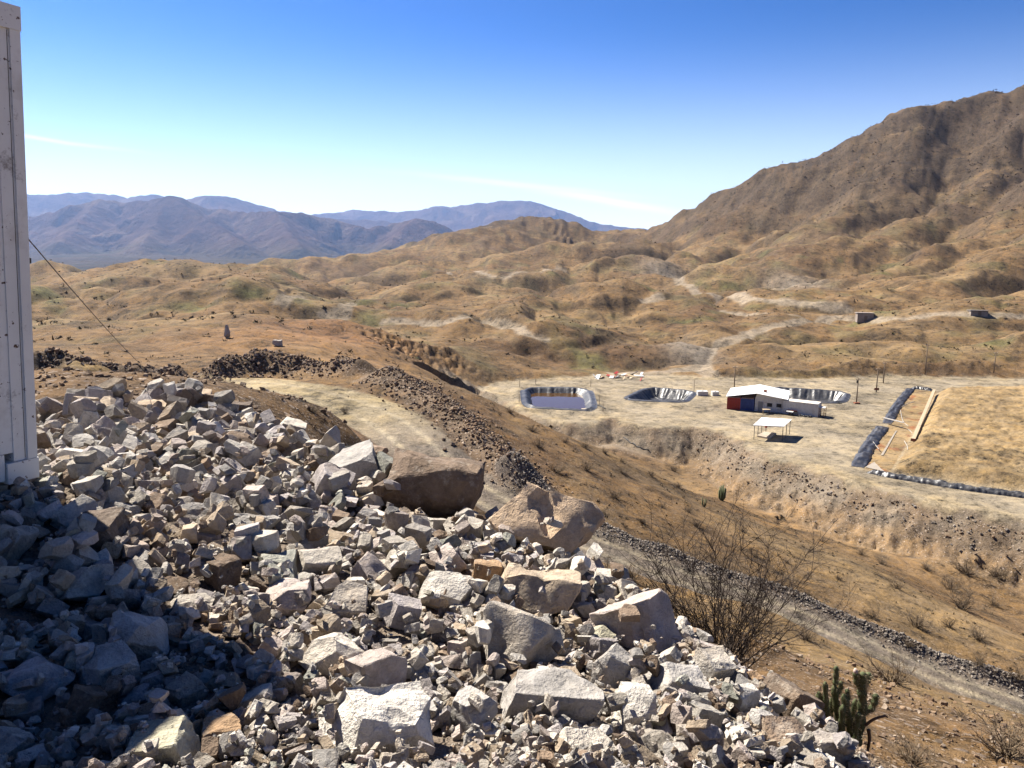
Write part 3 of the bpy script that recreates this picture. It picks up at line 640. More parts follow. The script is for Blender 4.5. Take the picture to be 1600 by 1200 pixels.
# ------------------------------------------------------------------ materials of things
def simple(name, col, rough=.7, var=.15, scale=3.0, metal=0.0, spec=.3, bumpk=0.0, dirt=None, dscale=2.0, coords='Object'):
    m, t, bs = new_mat(name); v = N(t, 'ShaderNodeTexCoord').outputs[coords]
    n = tnoise(t, v, scale, 5, .6); hs = N(t, 'ShaderNodeHueSaturation'); hs.inputs['Color'].default_value = (*col, 1); L(t, ramp(t, n, .3, .7, 1-var, 1+var), hs.inputs['Value'])
    c = hs.outputs[0]
    if dirt: c = mixrgb(t, ramp(t, tnoise(t, v, dscale, 6, .7), .52, .72, 0, .8), c, dirt)
    L(t, c, bs.inputs['Base Color']); bs.inputs['Roughness'].default_value = rough; bs.inputs['Metallic'].default_value = metal; bs.inputs['Specular IOR Level'].default_value = spec
    if bumpk: bump(t, bs, tnoise(t, v, scale*6, 4, .6), 1.0, bumpk)
    return m
def rock_material(name, attr):
    m, t, bs = new_mat(name)
    v = N(t, 'ShaderNodeNewGeometry').outputs['Position'] if attr else N(t, 'ShaderNodeTexCoord').outputs['Object']
    c = N(t, 'ShaderNodeVertexColor', layer_name='Col').outputs['Color'] if attr else N(t, 'ShaderNodeObjectInfo').outputs['Color']
    k = 1.0 if attr else 1.0
    if not attr:     # every stone its own piece of the pattern
        ad = N(t, 'ShaderNodeVectorMath', operation='ADD'); cb = N(t, 'ShaderNodeCombineXYZ'); rnd = mathn(t, 'MULTIPLY', N(t, 'ShaderNodeObjectInfo').outputs['Random'], 50.0)
        for i in range(3): L(t, rnd, cb.inputs[i])
        L(t, v, ad.inputs[0]); L(t, cb.outputs[0], ad.inputs[1]); v = ad.outputs[0]
    n1 = tnoise(t, v, 5*k, 5, .6); n2 = tnoise(t, v, 22*k, 5, .7); n3 = tnoise(t, v, 110*k, 3, .6); n0 = tnoise(t, v, 2.2*k, 3, .5)
    hs = N(t, 'ShaderNodeHueSaturation'); L(t, c, hs.inputs['Color'])
    L(t, mathn(t, 'ADD', mathn(t, 'ADD', ramp(t, n1, .3, .7, .74, 1.24), ramp(t, n2, .3, .7, -.2, .2)), ramp(t, n3, .3, .7, -.1, .1)), hs.inputs['Value'])
    c1 = mixrgb(t, ramp(t, n0, .54, .76, 0, .45), hs.outputs[0], (.25, .168, .10))
    c2 = mixrgb(t, ramp(t, tnoise(t, v, 9*k, 6, .75), .54, .70, 0, .5), c1, (.48, .43, .36))
    c3 = mixrgb(t, ramp(t, tnoise(t, v, 13*k, 6, .75), .62, .74, 0, .5), c2, (.11, .088, .07))
    # cracks
    wv = N(t, 'ShaderNodeVectorMath', operation='ADD'); sc = N(t, 'ShaderNodeVectorMath', operation='SCALE'); sc.inputs['Scale'].default_value = .12
    nn = t.nodes.new('ShaderNodeTexNoise'); nn.inputs['Scale'].default_value = 7; L(t, v, nn.inputs['Vector']); L(t, nn.outputs['Color'], sc.inputs[0]); L(t, v, wv.inputs[0]); L(t, sc.outputs[0], wv.inputs[1])
    cr = tvor(t, wv.outputs[0], 3.1, 'DISTANCE_TO_EDGE'); crk = ramp(t, cr, .0, .022, 1, 0)
    crk = mathn(t, 'MULTIPLY', crk, ramp(t, n1, .55, .64))
    c4 = mixrgb(t, mathn(t, 'MULTIPLY', crk, .28), c3, (.09, .07, .055))
    L(t, c4, bs.inputs['Base Color']); bs.inputs['Roughness'].default_value = .9; bs.inputs['Specular IOR Level'].default_value = .2
    hgt = mathn(t, 'SUBTRACT', mathn(t, 'ADD', mathn(t, 'ADD', mathn(t, 'MULTIPLY', n1, .045), mathn(t, 'MULTIPLY', n2, .024)), mathn(t, 'MULTIPLY', n3, .005)), mathn(t, 'MULTIPLY', crk, .006))
    bump(t, bs, hgt, .9, 1.0)
    return m
ROCK = rock_material('fractured_rock', False); RUBBLE = rock_material('loose_rubble', True)
def attr_mat(name, rough=.9):
    m, t, bs = new_mat(name); L(t, N(t, 'ShaderNodeVertexColor', layer_name='Col').outputs['Color'], bs.inputs['Base Color']); bs.inputs['Roughness'].default_value = rough; bs.inputs['Specular IOR Level'].default_value = .1
    return m
SCRUB = attr_mat('scrub'); TWIG = simple('dry_twig', (.045, .032, .024), .9, .3, 8); DRY = simple('dry_scrub_stem', (.13, .095, .06), .9, .35, 5)
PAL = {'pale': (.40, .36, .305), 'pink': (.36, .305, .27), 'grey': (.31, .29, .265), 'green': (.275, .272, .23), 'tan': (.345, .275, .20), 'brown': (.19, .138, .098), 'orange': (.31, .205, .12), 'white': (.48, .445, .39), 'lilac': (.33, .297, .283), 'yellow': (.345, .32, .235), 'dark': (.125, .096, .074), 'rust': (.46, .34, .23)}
TONE = {'pale': 'pale beige', 'pink': 'pinkish', 'grey': 'grey', 'green': 'greenish grey', 'tan': 'tan', 'brown': 'brown', 'orange': 'rust orange', 'white': 'whitish', 'lilac': 'lilac grey', 'yellow': 'yellow tinted', 'dark': 'dark brown', 'rust': 'rusty tan'}

# ------------------------------------------------------------------ rocks
def hull_points(rs, blocky):
    ax = np.eye(3); q, _ = np.linalg.qr(rs.normal(size=(3, 3))*.0+np.eye(3)+rs.normal(size=(3, 3))*.30)
    nr = [*q.T, *(-q.T)]; of = list(rs.uniform(.66, 1.0, 6))
    for i in range(rs.integers(6, 10)):
        n = rs.normal(size=3); n /= np.linalg.norm(n); nr.append(n); of.append(np.abs(n @ np.sign(n))*rs.uniform(.46, .74)*blocky)
    nr, of = np.array(nr), np.array(of); m = len(nr); V = []
    for i in range(m):
        for j in range(i+1, m):
            for k in range(j+1, m):
                A_ = nr[[i, j, k]]; dt = np.linalg.det(A_)
                if abs(dt) < 1e-3: continue
                p = np.linalg.solve(A_, of[[i, j, k]])
                if (nr @ p <= of+1e-6).all(): V.append(p)
    V = np.array(V); return V/np.abs(V).max(0)
def hull_bm(V):
    bm = bmesh.new()
    for p in V: bm.verts.new(p)
    bmesh.ops.remove_doubles(bm, verts=bm.verts, dist=.02)
    r = bmesh.ops.convex_hull(bm, input=bm.verts)
    bmesh.ops.delete(bm, geom=list({e for e in r['geom_interior']+r['geom_unused'] if isinstance(e, bmesh.types.BMVert)}), context='VERTS')
    return bm
def rock_mesh(name, seed, dims, res=9, rough=1.0, blocky=1.0):
    rs = np.random.default_rng(seed); bm = hull_bm(hull_points(rs, blocky)*.5)
    for v in bm.verts: v.co = Vector((v.co.x*dims[0], v.co.y*dims[1], v.co.z*dims[2]))
    bmesh.ops.dissolve_limit(bm, angle_limit=R(6), verts=bm.verts, edges=bm.edges)
    S = (dims[0]*dims[1]*dims[2])**(1/3)
    bmesh.ops.bevel(bm, geom=bm.edges[:], offset=S*.014, segments=1, affect='EDGES', clamp_overlap=True)
    bmesh.ops.triangulate(bm, faces=bm.faces)
    for i in range(6):
        long = [e for e in bm.edges if e.calc_length() > S/res*1.5]
        if not long: break
        bmesh.ops.subdivide_edges(bm, edges=long, cuts=1); bmesh.ops.triangulate(bm, faces=[f for f in bm.faces if len(f.verts) > 3])
    bm.normal_update(); off = Vector(rs.uniform(-50, 50, 3)); mv = []
    for v in bm.verts:
        q = v.co/S; a = mnoise.noise(q*1.3+off)*.06+mnoise.noise(q*3.1+off)*.030-abs(mnoise.noise(q*2.3-off))*.035-max(0, mnoise.noise(q*4.1-off*2)-.25)*.14+mnoise.noise(q*7.3+off)*.014+mnoise.noise(q*16+off)*.008
        mv.append(v.normal*(a*S*rough))
    for v, d in zip(bm.verts, mv): v.co += d
    me = bpy.data.meshes.new(name); bm.to_mesh(me); bm.free()
    me.polygons.foreach_set('use_smooth', [True]*len(me.polygons)); me.set_sharp_from_angle(angle=R(26)); me.materials.append(ROCK); return me
PROTO = [rock_mesh('rock_block', 100+i, (1.0, .62+.07*(i % 5), .5+.09*(i % 4)), 9, 1.35) for i in range(24)]

# surface of the rock tip, raised as stones are laid on it
HX0, HY0, HC = -9.0, .5, .03
hx = np.arange(HX0, 4.6, HC); hy = np.arange(HY0, 14.2, HC); _hx, _hy = np.meshgrid(hx, hy, indexing='ij')
_g = height(_hx[::4, ::4], _hy[::4, ::4])
def up4(a, sh):
    i = np.minimum(np.arange(sh[0])/4, a.shape[0]-1.001); j = np.minimum(np.arange(sh[1])/4, a.shape[1]-1.001); i0 = i.astype(int); j0 = j.astype(int); fi = (i-i0)[:, None]; fj = (j-j0)[None]
    return (a[i0][:, j0]*(1-fi)+a[i0+1][:, j0]*fi)*(1-fj)+(a[i0][:, j0+1]*(1-fi)+a[i0+1][:, j0+1]*fi)*fj
BASEH = up4(_g, _hx.shape); TOPH = BASEH.copy(); BIG = np.zeros(BASEH.shape, bool)
def lay(x, y, rx, ry, rz, ang, embed, big=False):
    """rest a stone of half sizes rx, ry, rz on what lies there; returns the height of its centre"""
    i = int((x-HX0)/HC); j = int((y-HY0)/HC); k = int(max(rx, ry)/HC)+1
    i0, i1, j0, j1 = max(i-k, 0), min(i+k+1, TOPH.shape[0]), max(j-k, 0), min(j+k+1, TOPH.shape[1])
    if i1-i0 < 2 or j1-j0 < 2: return None
    X = _hx[i0:i1, j0:j1]-x; Y = _hy[i0:i1, j0:j1]-y; ca, sa = math.cos(ang), math.sin(ang)
    e = ((X*ca+Y*sa)/rx)**2+((-X*sa+Y*ca)/ry)**2; m = e < 1
    if not m.any(): m = e <= e.min()
    T = TOPH[i0:i1, j0:j1]; zc = float(np.percentile(T[m], 55))+rz*(1-2*embed)
    TOPH[i0:i1, j0:j1] = np.where(m, np.maximum(T, zc+rz*.9*np.sqrt(np.clip(1-e, 0, 1))), T)
    if big: BIG[i0:i1, j0:j1] |= e < .95
    return zc
def cover(x, y):
    i = int((x-HX0)/HC); j = int((y-HY0)/HC)
    if 0 <= i < TOPH.shape[0] and 0 <= j < TOPH.shape[1]: return 9 if BIG[i, j] else TOPH[i, j]-BASEH[i, j]
    return 9
laid = []
def put_rock(me, x, y, dims, rotz, tilt, colr, label, embed, group=None, scale=(1, 1, 1), name='rock'):
    zc = lay(x, y, dims[0]*.5, dims[1]*.5, dims[2]*.5, rotz, embed, True)
    if zc is None: return None
    o = bpy.data.objects.new(name, me); COL.objects.link(o); o.location = (x, y, zc); o.rotation_euler = (tilt[0], tilt[1], rotz); o.scale = scale
    v = random.uniform(.9, 1.22); o.color = (colr[0]*v, colr[1]*v, colr[2]*v, 1); tag(o, label, 'rock', group); laid.append((x, y, max(dims[:2])*.5)); return o
HERO = [  # centre x, y, width, height in the photograph; tone; yaw; tilt; label
 (858, 842, 165, 104, 'rust', .1, (.05, .16), 'largest tan pitted boulder on the rim above the haul road', 1.5),
 (655, 790, 158, 96, 'brown', -.15, (.1, -.05), 'long brown slab boulder with a shaded warm face on the rim', 1.0),
 (562, 762, 84, 84, 'grey', .3, (.1, .1), 'pale grey upright block left of the long brown slab boulder', .8),
 (515, 775, 60, 62, 'lilac', .4, (.2, .2), 'lilac grey block leaning on the pale grey upright block', .9),
 (372, 646, 50, 40, 'dark', .3, (0, .3), 'dark square block at the far top of the rock tip', .8),
 (810, 1020, 135, 110, 'pale', .5, (.15, .2), 'big pale beige block with a sharp ridge, centre right', .8),
 (598, 1158, 185, 110, 'white', .3, (.1, .15), 'largest whitish block at the bottom edge of the picture', .8),
 (850, 1112, 165, 90, 'grey', -.1, (.1, -.1), 'big grey block with a flat top, right of bottom centre', .9),
 (508, 1038, 108, 76, 'pale', .6, (.2, -.35), 'long pale block tilted up to the right, bottom centre left', .7),
 (580, 1065, 85, 84, 'pink', 1.2, (.1, .2), 'pinkish beige block between the tilted long block and the shadowed slab', .9),
 (494, 888, 78, 56, 'pale', .4, (.05, .12), 'pale cube-like block with a flat sunlit top', .5),
 (428, 892, 66, 58, 'green', 1.0, (.2, .1), 'greenish grey angular block left of the pale cube-like block', .8),
 (696, 938, 98, 70, 'white', .2, (.1, .1), 'whitish faceted block in the middle of the slope', .8),
 (828, 932, 140, 76, 'tan', -.1, (.05, .05), 'wide tan and green layered block below the largest boulder', 1.0),
 (1000, 990, 124, 112, 'pink', -.2, (.2, -.2), 'tall pinkish white block at the right edge of the tip', .9),
 (936, 1004, 72, 36, 'yellow', .1, (0, .1), 'yellow tinted flat stone beside the tall pinkish white block', .6),
 (956, 1060, 76, 80, 'grey', .7, (.1, .1), 'grey cracked block below the yellow tinted stone', .9),
 (626, 966, 72, 74, 'lilac', .9, (.3, .1), 'lilac grey wedge left of the whitish faceted block', .7),
 (546, 950, 76, 66, 'pale', .2, (.2, .2), 'beige wedge with one shaded side, below the pale cube-like block', .7),
 (446, 948, 104, 50, 'pink', .35, (.1, -.25), 'long pinkish stone sloping left of the beige wedge', .8),
 (992, 1128, 64, 90, 'white', 1.3, (.3, .1), 'narrow whitish upright block near the bottom right of the tip', .6),
 (1062, 1078, 78, 62, 'grey', .3, (.1, .2), 'grey block with a dark face on the right slope of the tip', .7),
 (910, 1182, 96, 56, 'pale', .2, (0, .1), 'pale yellowish stone cut by the bottom edge', .8),
 (735, 1122, 52, 80, 'grey', 1.4, (.2, .1), 'narrow grey upright block left of the flat topped grey block', .7),
 (250, 1178, 88, 60, 'yellow', .2, (0, .05), 'rounded mossy yellow stone at the bottom left', 1.2),
 (340, 1148, 58, 44, 'orange', .5, (.1, .1), 'orange tan stone near the rounded mossy stone', .7),
 (200, 1012, 92, 84, 'grey', .4, (.2, .1), 'large grey block in the container shadow, right of centre', .8),
 (46, 1075, 104, 64, 'lilac', .1, (.1, .1), 'wide lilac grey block in the container shadow at the left edge', .8),
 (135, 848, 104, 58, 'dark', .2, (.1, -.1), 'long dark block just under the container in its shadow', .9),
 (165, 1060, 84, 70, 'grey', .9, (.1, .2), 'rough grey block in the shadow below the large grey block', .9),
 (632, 880, 46, 58, 'tan', .3, (.2, .1), 'small tan upright block under the long brown slab', .9),
 (700, 882, 52, 56, 'pink', .8, (.1, .1), 'rosy brown cube below the long brown slab boulder', .8),
 (756, 902, 50, 44, 'orange', .2, (.1, .1), 'rusty orange stone left of the largest tan boulder', .9),
 (232, 646, 40, 34, 'tan', .4, (.3, .2), 'tan pointed stone standing up at the far top of the tip', .6),
 (120, 722, 66, 36, 'white', .2, (0, .15), 'flat whitish slab just right of the container foot', .5),
 (186, 726, 66, 46, 'grey', .1, (.1, .2), 'grey slab beside the flat whitish slab near the container', .7),
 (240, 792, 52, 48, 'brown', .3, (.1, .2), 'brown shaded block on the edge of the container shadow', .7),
 (316, 692, 50, 30, 'tan', .3, (0, -.2), 'narrow tan stone lying on the upper slope', .7),
 (312, 662, 62, 40, 'lilac', .5, (.1, -.2), 'lilac grey wedge below the dark square block', .8),
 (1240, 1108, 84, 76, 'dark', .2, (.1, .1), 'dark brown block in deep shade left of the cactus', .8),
 (1112, 1048, 66, 54, 'white', .2, (.1, .2), 'white block at the right edge below the bush', .7),
 (1160, 1102, 60, 54, 'white', .9, (.2, .1), 'white faceted stone between the bush and the dark block', .7),
 (1178, 1068, 44, 30, 'orange', .4, (.1, .1), 'orange stone at the outer edge below the bush', .8),
 (1226, 1166, 72, 74, 'brown', .5, (.2, .1), 'brown grey block right of bottom, in front of the cactus', .9),
 (1296, 1178, 70, 64, 'grey', .2, (.1, .1), 'rough grey stone touching the cactus foot', 1.1),
 (520, 696, 92, 34, 'white', -.25, (0, .05), 'long white slab on the crest above the road', .7),
 (590, 722, 50, 40, 'grey', .1, (.1, .1), 'grey square block at the end of the long white slab', .7),
 (450, 672, 46, 30, 'pale', .2, (.1, .1), 'pale block at the upper end of the crest beside the long white slab', .7),
 (660, 660+220, 10, 10, 'pale', 0, (0, 0), '', 0),
]
HEROES = []; USED = set()
def short_name(l):
    for w_ in (' on ', ' at ', ',', ' with ', ' left', ' right', ' in ', ' between', ' leaning', ' below', ' beside', ' just', ' near', ' under', ' sloping', ' standing', ' lying', ' touching', ' cut ', ' tilted'): l = l.split(w_)[0]
    return l
def rock_label(px, py, sp, tone):
    size = 'small' if sp < 40 else ('medium' if sp < 62 else 'large')
    for cx, cy, nm in sorted(HEROES, key=lambda h_: (h_[0]-px)**2+(h_[1]-py)**2):
        dx, dy = px-cx, py-cy; v_ = 'above' if dy < 0 else 'below'; h_ = 'left of' if dx < 0 else 'right of'
        where = h_ if abs(dx) > 2.2*abs(dy) else (v_ if abs(dy) > 2.2*abs(dx) else ('up and ' if dy < 0 else 'down and ')+h_)
        lab = '%s %s rock %s the %s' % (size, TONE[tone], where, nm)
        if lab not in USED: USED.add(lab); return lab
for k, (cx, cy, wp, hp_, tone, yaw, tilt, label, rough) in enumerate(HERO):
    if not label: continue
    q = hit(cx, min(cy+.22*hp_, 1215), 1.2, 40, 500); D = q[1]*CT-q[2]*ST
    wd = wp*D/FPX*1.04; hh = hp_*D/FPX*1.0; dep = .5*(wd+hh)*random.uniform(.85, 1.1)
    me = rock_mesh('rock_%s' % tone, 500+k+(40 if k == 1 else 0), (wd*(1.12 if k > 3 else 1.22), dep*1.1, hh*(1.1 if k > 3 else 1.25)), 14 if wp > 90 else 11, .75*rough+.25, 1.04)
    HEROES.append((cx, cy, short_name(label))); put_rock(me, q[0], q[1]+dep*.25, (wd, dep, hh), yaw*.6, (tilt[0]*.7, tilt[1]*.7), PAL[tone], label, .24 if k > 3 else .02)
def zone_of(px, py):
    if px < 340 and py > 760+px*.4: return 'in the container shadow'
    if py < 740: return 'on the far upper slope of the rock tip'
    if px > 900: return 'on the right flank of the rock tip'
    if py > 1040: return 'along the bottom edge of the picture'
    if px < 520: return 'on the sunlit left slope of the rock tip'
    return 'in the middle of the rock tip'
tones = ['pale']*7+['pink']*5+['grey']*5+['white']*4+['lilac']*3+['tan']*4+['green']+['brown']*3
# container footprint stays clear
CA = at(60, 745, 4.3); CTOP = at(30, 10, 4.26); CUP = (CTOP-CA); CH = float(np.linalg.norm(CUP)); CUP = CUP/CH
CDIR = np.array([-.42, -.91])
CM = frame(CA, CDIR, CUP); CMI = CM.inverted()
def in_container(x, y, pad=.02):
    q = CMI @ Vector((x, y, CA[2])); return -pad < q.x < 6.1 and -2.5 < q.y < pad
pix_n = 0; tries = 0; want = 300-len(laid)
while pix_n < want and tries < 9000:
    tries += 1; a = random.uniform(-.66, .50); r_ = math.exp(random.uniform(math.log(1.9), math.log(11.5))); x, y = math.sin(a)*r_, math.cos(a)*r_
    if inside(np.array([x]), np.array([y]), PILE)[0] > -.02 or in_container(x, y, .12): continue
    D = r_; sp = (44+56*random.random()**2 if tries < 2600 else 30+24*random.random())*min(1, max(.5, 1.2-r_/15)); sz = sp*D/FPX
    if any((x-p)**2+(y-q)**2 < (.86*(r0+sz*.5))**2 for p, q, r0 in laid): continue
    i = random.randrange(len(PROTO)); pm = PROTO[i]; tn = random.choice(tones); dm = (sz, sz*(.62+.07*(i % 5)), sz*(.5+.09*(i % 4)))
    h_ = BASEH[int((x-HX0)/HC), int((y-HY0)/HC)]; px, py = proj(x, y, h_)
    put_rock(pm, x, y, dm, random.uniform(0, 6.28), (random.gauss(0, .3), random.gauss(0, .3)), PAL[tn], rock_label(px, py, sp, tn), .30, 'loose rocks %s' % zone_of(px, py), (sz,)*3); pix_n += 1

# small stones, joined
def low_protos(n, seed, blocky=1.0):
    out = []
    for i in range(n):
        rs = np.random.default_rng(seed+i); bm = hull_bm(hull_points(rs, blocky)*.5); bmesh.ops.dissolve_limit(bm, angle_limit=R(16), verts=bm.verts, edges=bm.edges); bmesh.ops.triangulate(bm, faces=bm.faces)
        bm.verts.ensure_lookup_table(); bm.verts.index_update()
        out.append((np.array([v.co[:] for v in bm.verts]), np.array([[v.index for v in f.verts] for f in bm.faces]))); bm.free()
    return out
LOWP = low_protos(20, 900)
def rotm(a, b, c):
    ca, sa, cb, sb, cc, sc_ = math.cos(a), math.sin(a), math.cos(b), math.sin(b), math.cos(c), math.sin(c)
    return np.array([[cc, -sc_, 0], [sc_, cc, 0], [0, 0, 1]]) @ np.array([[cb, 0, sb], [0, 1, 0], [-sb, 0, cb]]) @ np.array([[1, 0, 0], [0, ca, -sa], [0, sa, ca]])
class Heap:
    def __init__(self): self.V = []; self.F = []; self.C = []; self.n = 0
    def add(self, proto, loc, sc, rot, col):
        v, f = proto; self.V.append((v*sc) @ rotm(*rot).T+np.asarray(loc)); self.F.append(f+self.n); self.C.append(np.repeat([col], len(v), 0)); self.n += len(v)
    def build(self, name, mat, label):
        o = raw_mesh(name, np.concatenate(self.V), np.concatenate(self.F), mat, np.concatenate(self.C)); return tag(o, label, None, None, 'stuff')
def mid_protos(n, seed):
    out = []
    for i in range(n):
        me = rock_mesh('stone', seed+i, (1, 1, 1), 3.2, .5); me.calc_loop_triangles(); V = np.empty(len(me.vertices)*3, np.float32); me.vertices.foreach_get('co', V); F = np.empty(len(me.loop_triangles)*3, np.int32); me.loop_triangles.foreach_get('vertices', F); out.append((V.reshape(-1, 3).astype(float), F.reshape(-1, 3))); bpy.data.meshes.remove(me)
    return out
MIDP = mid_protos(12, 1300); print('mid tris', np.mean([len(f) for v, f in MIDP]))
hp1 = Heap(); N1 = 27000
aa = RNG.uniform(-.80, .72, N1); rr_ = np.exp(RNG.uniform(math.log(1.55), math.log(13.2), N1)); xs, ys = np.sin(aa)*rr_, np.cos(aa)*rr_
ok = inside(xs, ys, PILE) < .25*RNG.random(N1)
spx = 5.5+44*RNG.random(N1)**3.0
order = np.argsort(-spx)
for i in order:
    if not ok[i]: continue
    x, y = xs[i], ys[i]; sz = spx[i]*rr_[i]/FPX
    if in_container(x, y, -.3) or cover(x, y) > .05+1.1*sz: continue
    f = RNG.uniform(.38, .92, 2); ang = RNG.uniform(0, 6.28)
    z = lay(x, y, sz*.5, sz*.5*f[0], sz*.5*f[1], ang, .2)
    if z is None: z = hz(x, y)
    tn = PAL[tones[RNG.integers(len(tones))]]; v = RNG.uniform(.62, 1.22)
    hp1.add(MIDP[RNG.integers(12)] if spx[i] > 26 else LOWP[RNG.integers(20)], (x, y, z), np.array([sz, sz*f[0], sz*f[1]]), (RNG.normal(0, .45), RNG.normal(0, .45), ang), (tn[0]*v, tn[1]*v, tn[2]*v))
hp1.build('rubble', RUBBLE, 'small broken stones filling the rock tip between the larger rocks')
print('rubble tris', sum(len(f) for f in hp1.F))

# stones strewn on the flank, the berms, the bank of the yard
def scatter(name, label, pts, smin_, smax_, cols, pw=2.5, sink=.25):
    hp_ = Heap(); pts = np.asarray(pts); Z = height(pts[:, 0], pts[:, 1])
    for (x, y), z in zip(pts, Z):
        sz = smin_+(smax_-smin_)*RNG.random()**pw; f = RNG.uniform(.5, .9, 2); c_ = np.array(cols[RNG.integers(len(cols))])*RNG.uniform(.7, 1.2)
        hp_.add(LOWP[RNG.integers(20)], (x, y, z+sz*f[1]*(.5-sink)), np.array([sz, sz*f[0], sz*f[1]]), (RNG.normal(0, .4), RNG.normal(0, .4), RNG.uniform(0, 6.28)), c_)
    return hp_.build(name, RUBBLE, label)
def along(P, n, spread, bias=0.0):
    P = np.asarray(P); seg = np.linalg.norm(np.diff(P[:, :2], axis=0), axis=1); cs = np.concatenate([[0], np.cumsum(seg)]); u = RNG.uniform(0, cs[-1], n); k = np.clip(np.searchsorted(cs, u)-1, 0, len(seg)-1); t = (u-cs[k])/seg[k]
    q = P[k, :2]+(P[k+1, :2]-P[k, :2])*t[:, None]; d = (P[k+1, :2]-P[k, :2])/seg[k][:, None]; nn = np.stack([-d[:, 1], d[:, 0]], 1)
    return q+nn*(RNG.normal(bias, spread, n))[:, None]
DK = [(.125, .083, .058), (.09, .064, .048), (.165, .108, .07), (.22, .17, .13), (.14, .085, .05)]
BRN = [(.17, .108, .063), (.21, .145, .092), (.12, .082, .056), (.25, .195, .145), (.145, .096, .058)]
GRY = [(.15, .13, .115), (.11, .096, .086), (.195, .17, .145), (.24, .21, .175)]
scatter('berm_rubble', 'dark broken rock heaped along the far edge of the bench', along(BERMS[0][0], 2600, 1.7), .12, .60, DK)
scatter('berm_rubble', 'brown broken rock spilled along the outer side of the haul road', along(BERMS[1][0], 3600, 1.9, .7), .08, .46, BRN+BRN+DK)
scatter('gravel_bank', 'grey gravel windrow along the lower haul road', along(BERMS[2][0], 8000, .75), .05, .24, GRY, 2.2)
fl = []
a_ = RNG.uniform(-.62, .78, 16000); r2_ = np.exp(RNG.uniform(math.log(3.2), math.log(40), 16000)); fx, fy = np.sin(a_)*r2_, np.cos(a_)*r2_
okf = (inside(fx, fy, PILE) > .1) & (poly_closest(fx, fy, ROAD)[0] > 2.2) & (fbm(fx/2, fy/2, 2, 91) > -.25)
hpf = Heap(); zf = height(fx, fy)
for i in np.nonzero(okf)[0]:
    sz = (3+10*RNG.random()**3.5)*r2_[i]/FPX; f = RNG.uniform(.5, .9, 2); c_ = np.array(BRN[RNG.integers(5)])*RNG.uniform(.75, 1.2)
    hpf.add(LOWP[RNG.integers(20)], (fx[i], fy[i], zf[i]+sz*.1), np.array([sz, sz*f[0], sz*f[1]]), (RNG.normal(0, .4), RNG.normal(0, .4), RNG.uniform(0, 6.28)), c_)
hpf.build('scree', RUBBLE, 'small brown stones strewn over the slope below the rock tip')
bp = along(np.array([pz(px, py, YZ) for px, py in [(1640, 822), (1480, 791), (1380, 769), (1290, 742), (1200, 715), (1130, 670)]]), 2600, 3.0)
bp = bp[inside(bp[:, 0], bp[:, 1], YARD) > .8]
scatter('bank_stones', 'loose stones on the bank below the gravel yard', bp, .12, .5, GRY+BRN, 3)

# ------------------------------------------------------------------ shipping container at the left
WHITE_OLD = simple('weathered_white_paint', (.62, .62, .63), .55, .06, 1.5, 0, .4, 0, (.23, .14, .09), 9.0)
def pit_rust(m):
    t = m.node_tree; bs = t.nodes['Principled BSDF']; v = N(t, 'ShaderNodeTexCoord').outputs['Object']
    src = bs.inputs['Base Color'].links[0].from_socket
    sp_ = mathn(t, 'MAXIMUM', ramp(t, tnoise(t, v, 24, 3, .6), .66, .70), mathn(t, 'MULTIPLY', ramp(t, tnoise(t, v, 5, 7, .8), .57, .68), .7))
    L(t, mixrgb(t, sp_, src, (.08, .04, .025)), bs.inputs['Base Color'])
WHITE_OLD = simple('weathered_white_paint', (.66, .645, .62), .55, .12, 1.5, 0, .4, 0, (.36, .31, .26), 1.6); pit_rust(WHITE_OLD)
DARKSEAL = simple('dark_seal', (.05, .045, .04), .8)
co = thing('shipping_container', CA, 'weathered white shipping container corner with rust spots at the left edge', 'container', None, CM)
LEN, WID = 6.05, 2.44
def cpart(name, boxes, mat=WHITE_OLD):
    m = MB()
    for lo, hi in boxes: m.box(lo, hi)
    return m.build(name, mat, co)
# local axes: x along the near side from the visible corner, y away from the camera is negative
cpart('corner_post', [((0, -.16, .12), (.055, 0, CH-.12)), ((.055, -.16, .12), (.062, -.012, CH-.12))])
cpart('post_flange', [((.0655, -.10, .12), (.1279, -.012, CH-.12))])
cpart('corner_post', [((LEN-.16, -.16, .12), (LEN, 0, CH-.12))]); cpart('corner_post', [((0, -WID, .12), (.16, -WID+.16, CH-.12))]); cpart('corner_post', [((LEN-.16, -WID, .12), (LEN, -WID+.16, CH-.12))])
for x0 in (-.004, LEN-.174):
    for y0 in (-.166, -WID-.004):
        for z0 in (0, CH-.12): cpart('corner_casting', [((x0, y0, z0), (x0+.178, y0+.17, z0+.118))])
cpart('bottom_rail', [((.18, -.09, .02), (LEN-.18, -.012, .17))]); cpart('top_rail', [((.18, -.09, CH-.10), (LEN-.18, -.008, CH-.004))])
cpart('bottom_rail', [((.18, -WID, .02), (LEN-.18, -WID+.09, .17))]); cpart('end_wall', [((.01, -WID+.16, .05), (.05, -.17, CH-.05))]); cpart('end_wall', [((LEN-.05, -WID+.16, .05), (LEN-.01, -.17, CH-.05))])
m = MB(); prof = [(.128, -.018), (.62, -.018)]; x = .70
while x < LEN-.2: prof += [(x, -.018), (x+.09, -.018), (x+.13, -.054), (x+.21, -.054)]; x += .25
for i in range(len(prof)-1):
    n = len(m.v); (xa, ya), (xb, yb) = prof[i], prof[i+1]; m.v += [(xa, ya, .172), (xb, yb, .172), (xb, yb, CH-.102), (xa, ya, CH-.102)]; m.f.append((n, n+1, n+2, n+3))
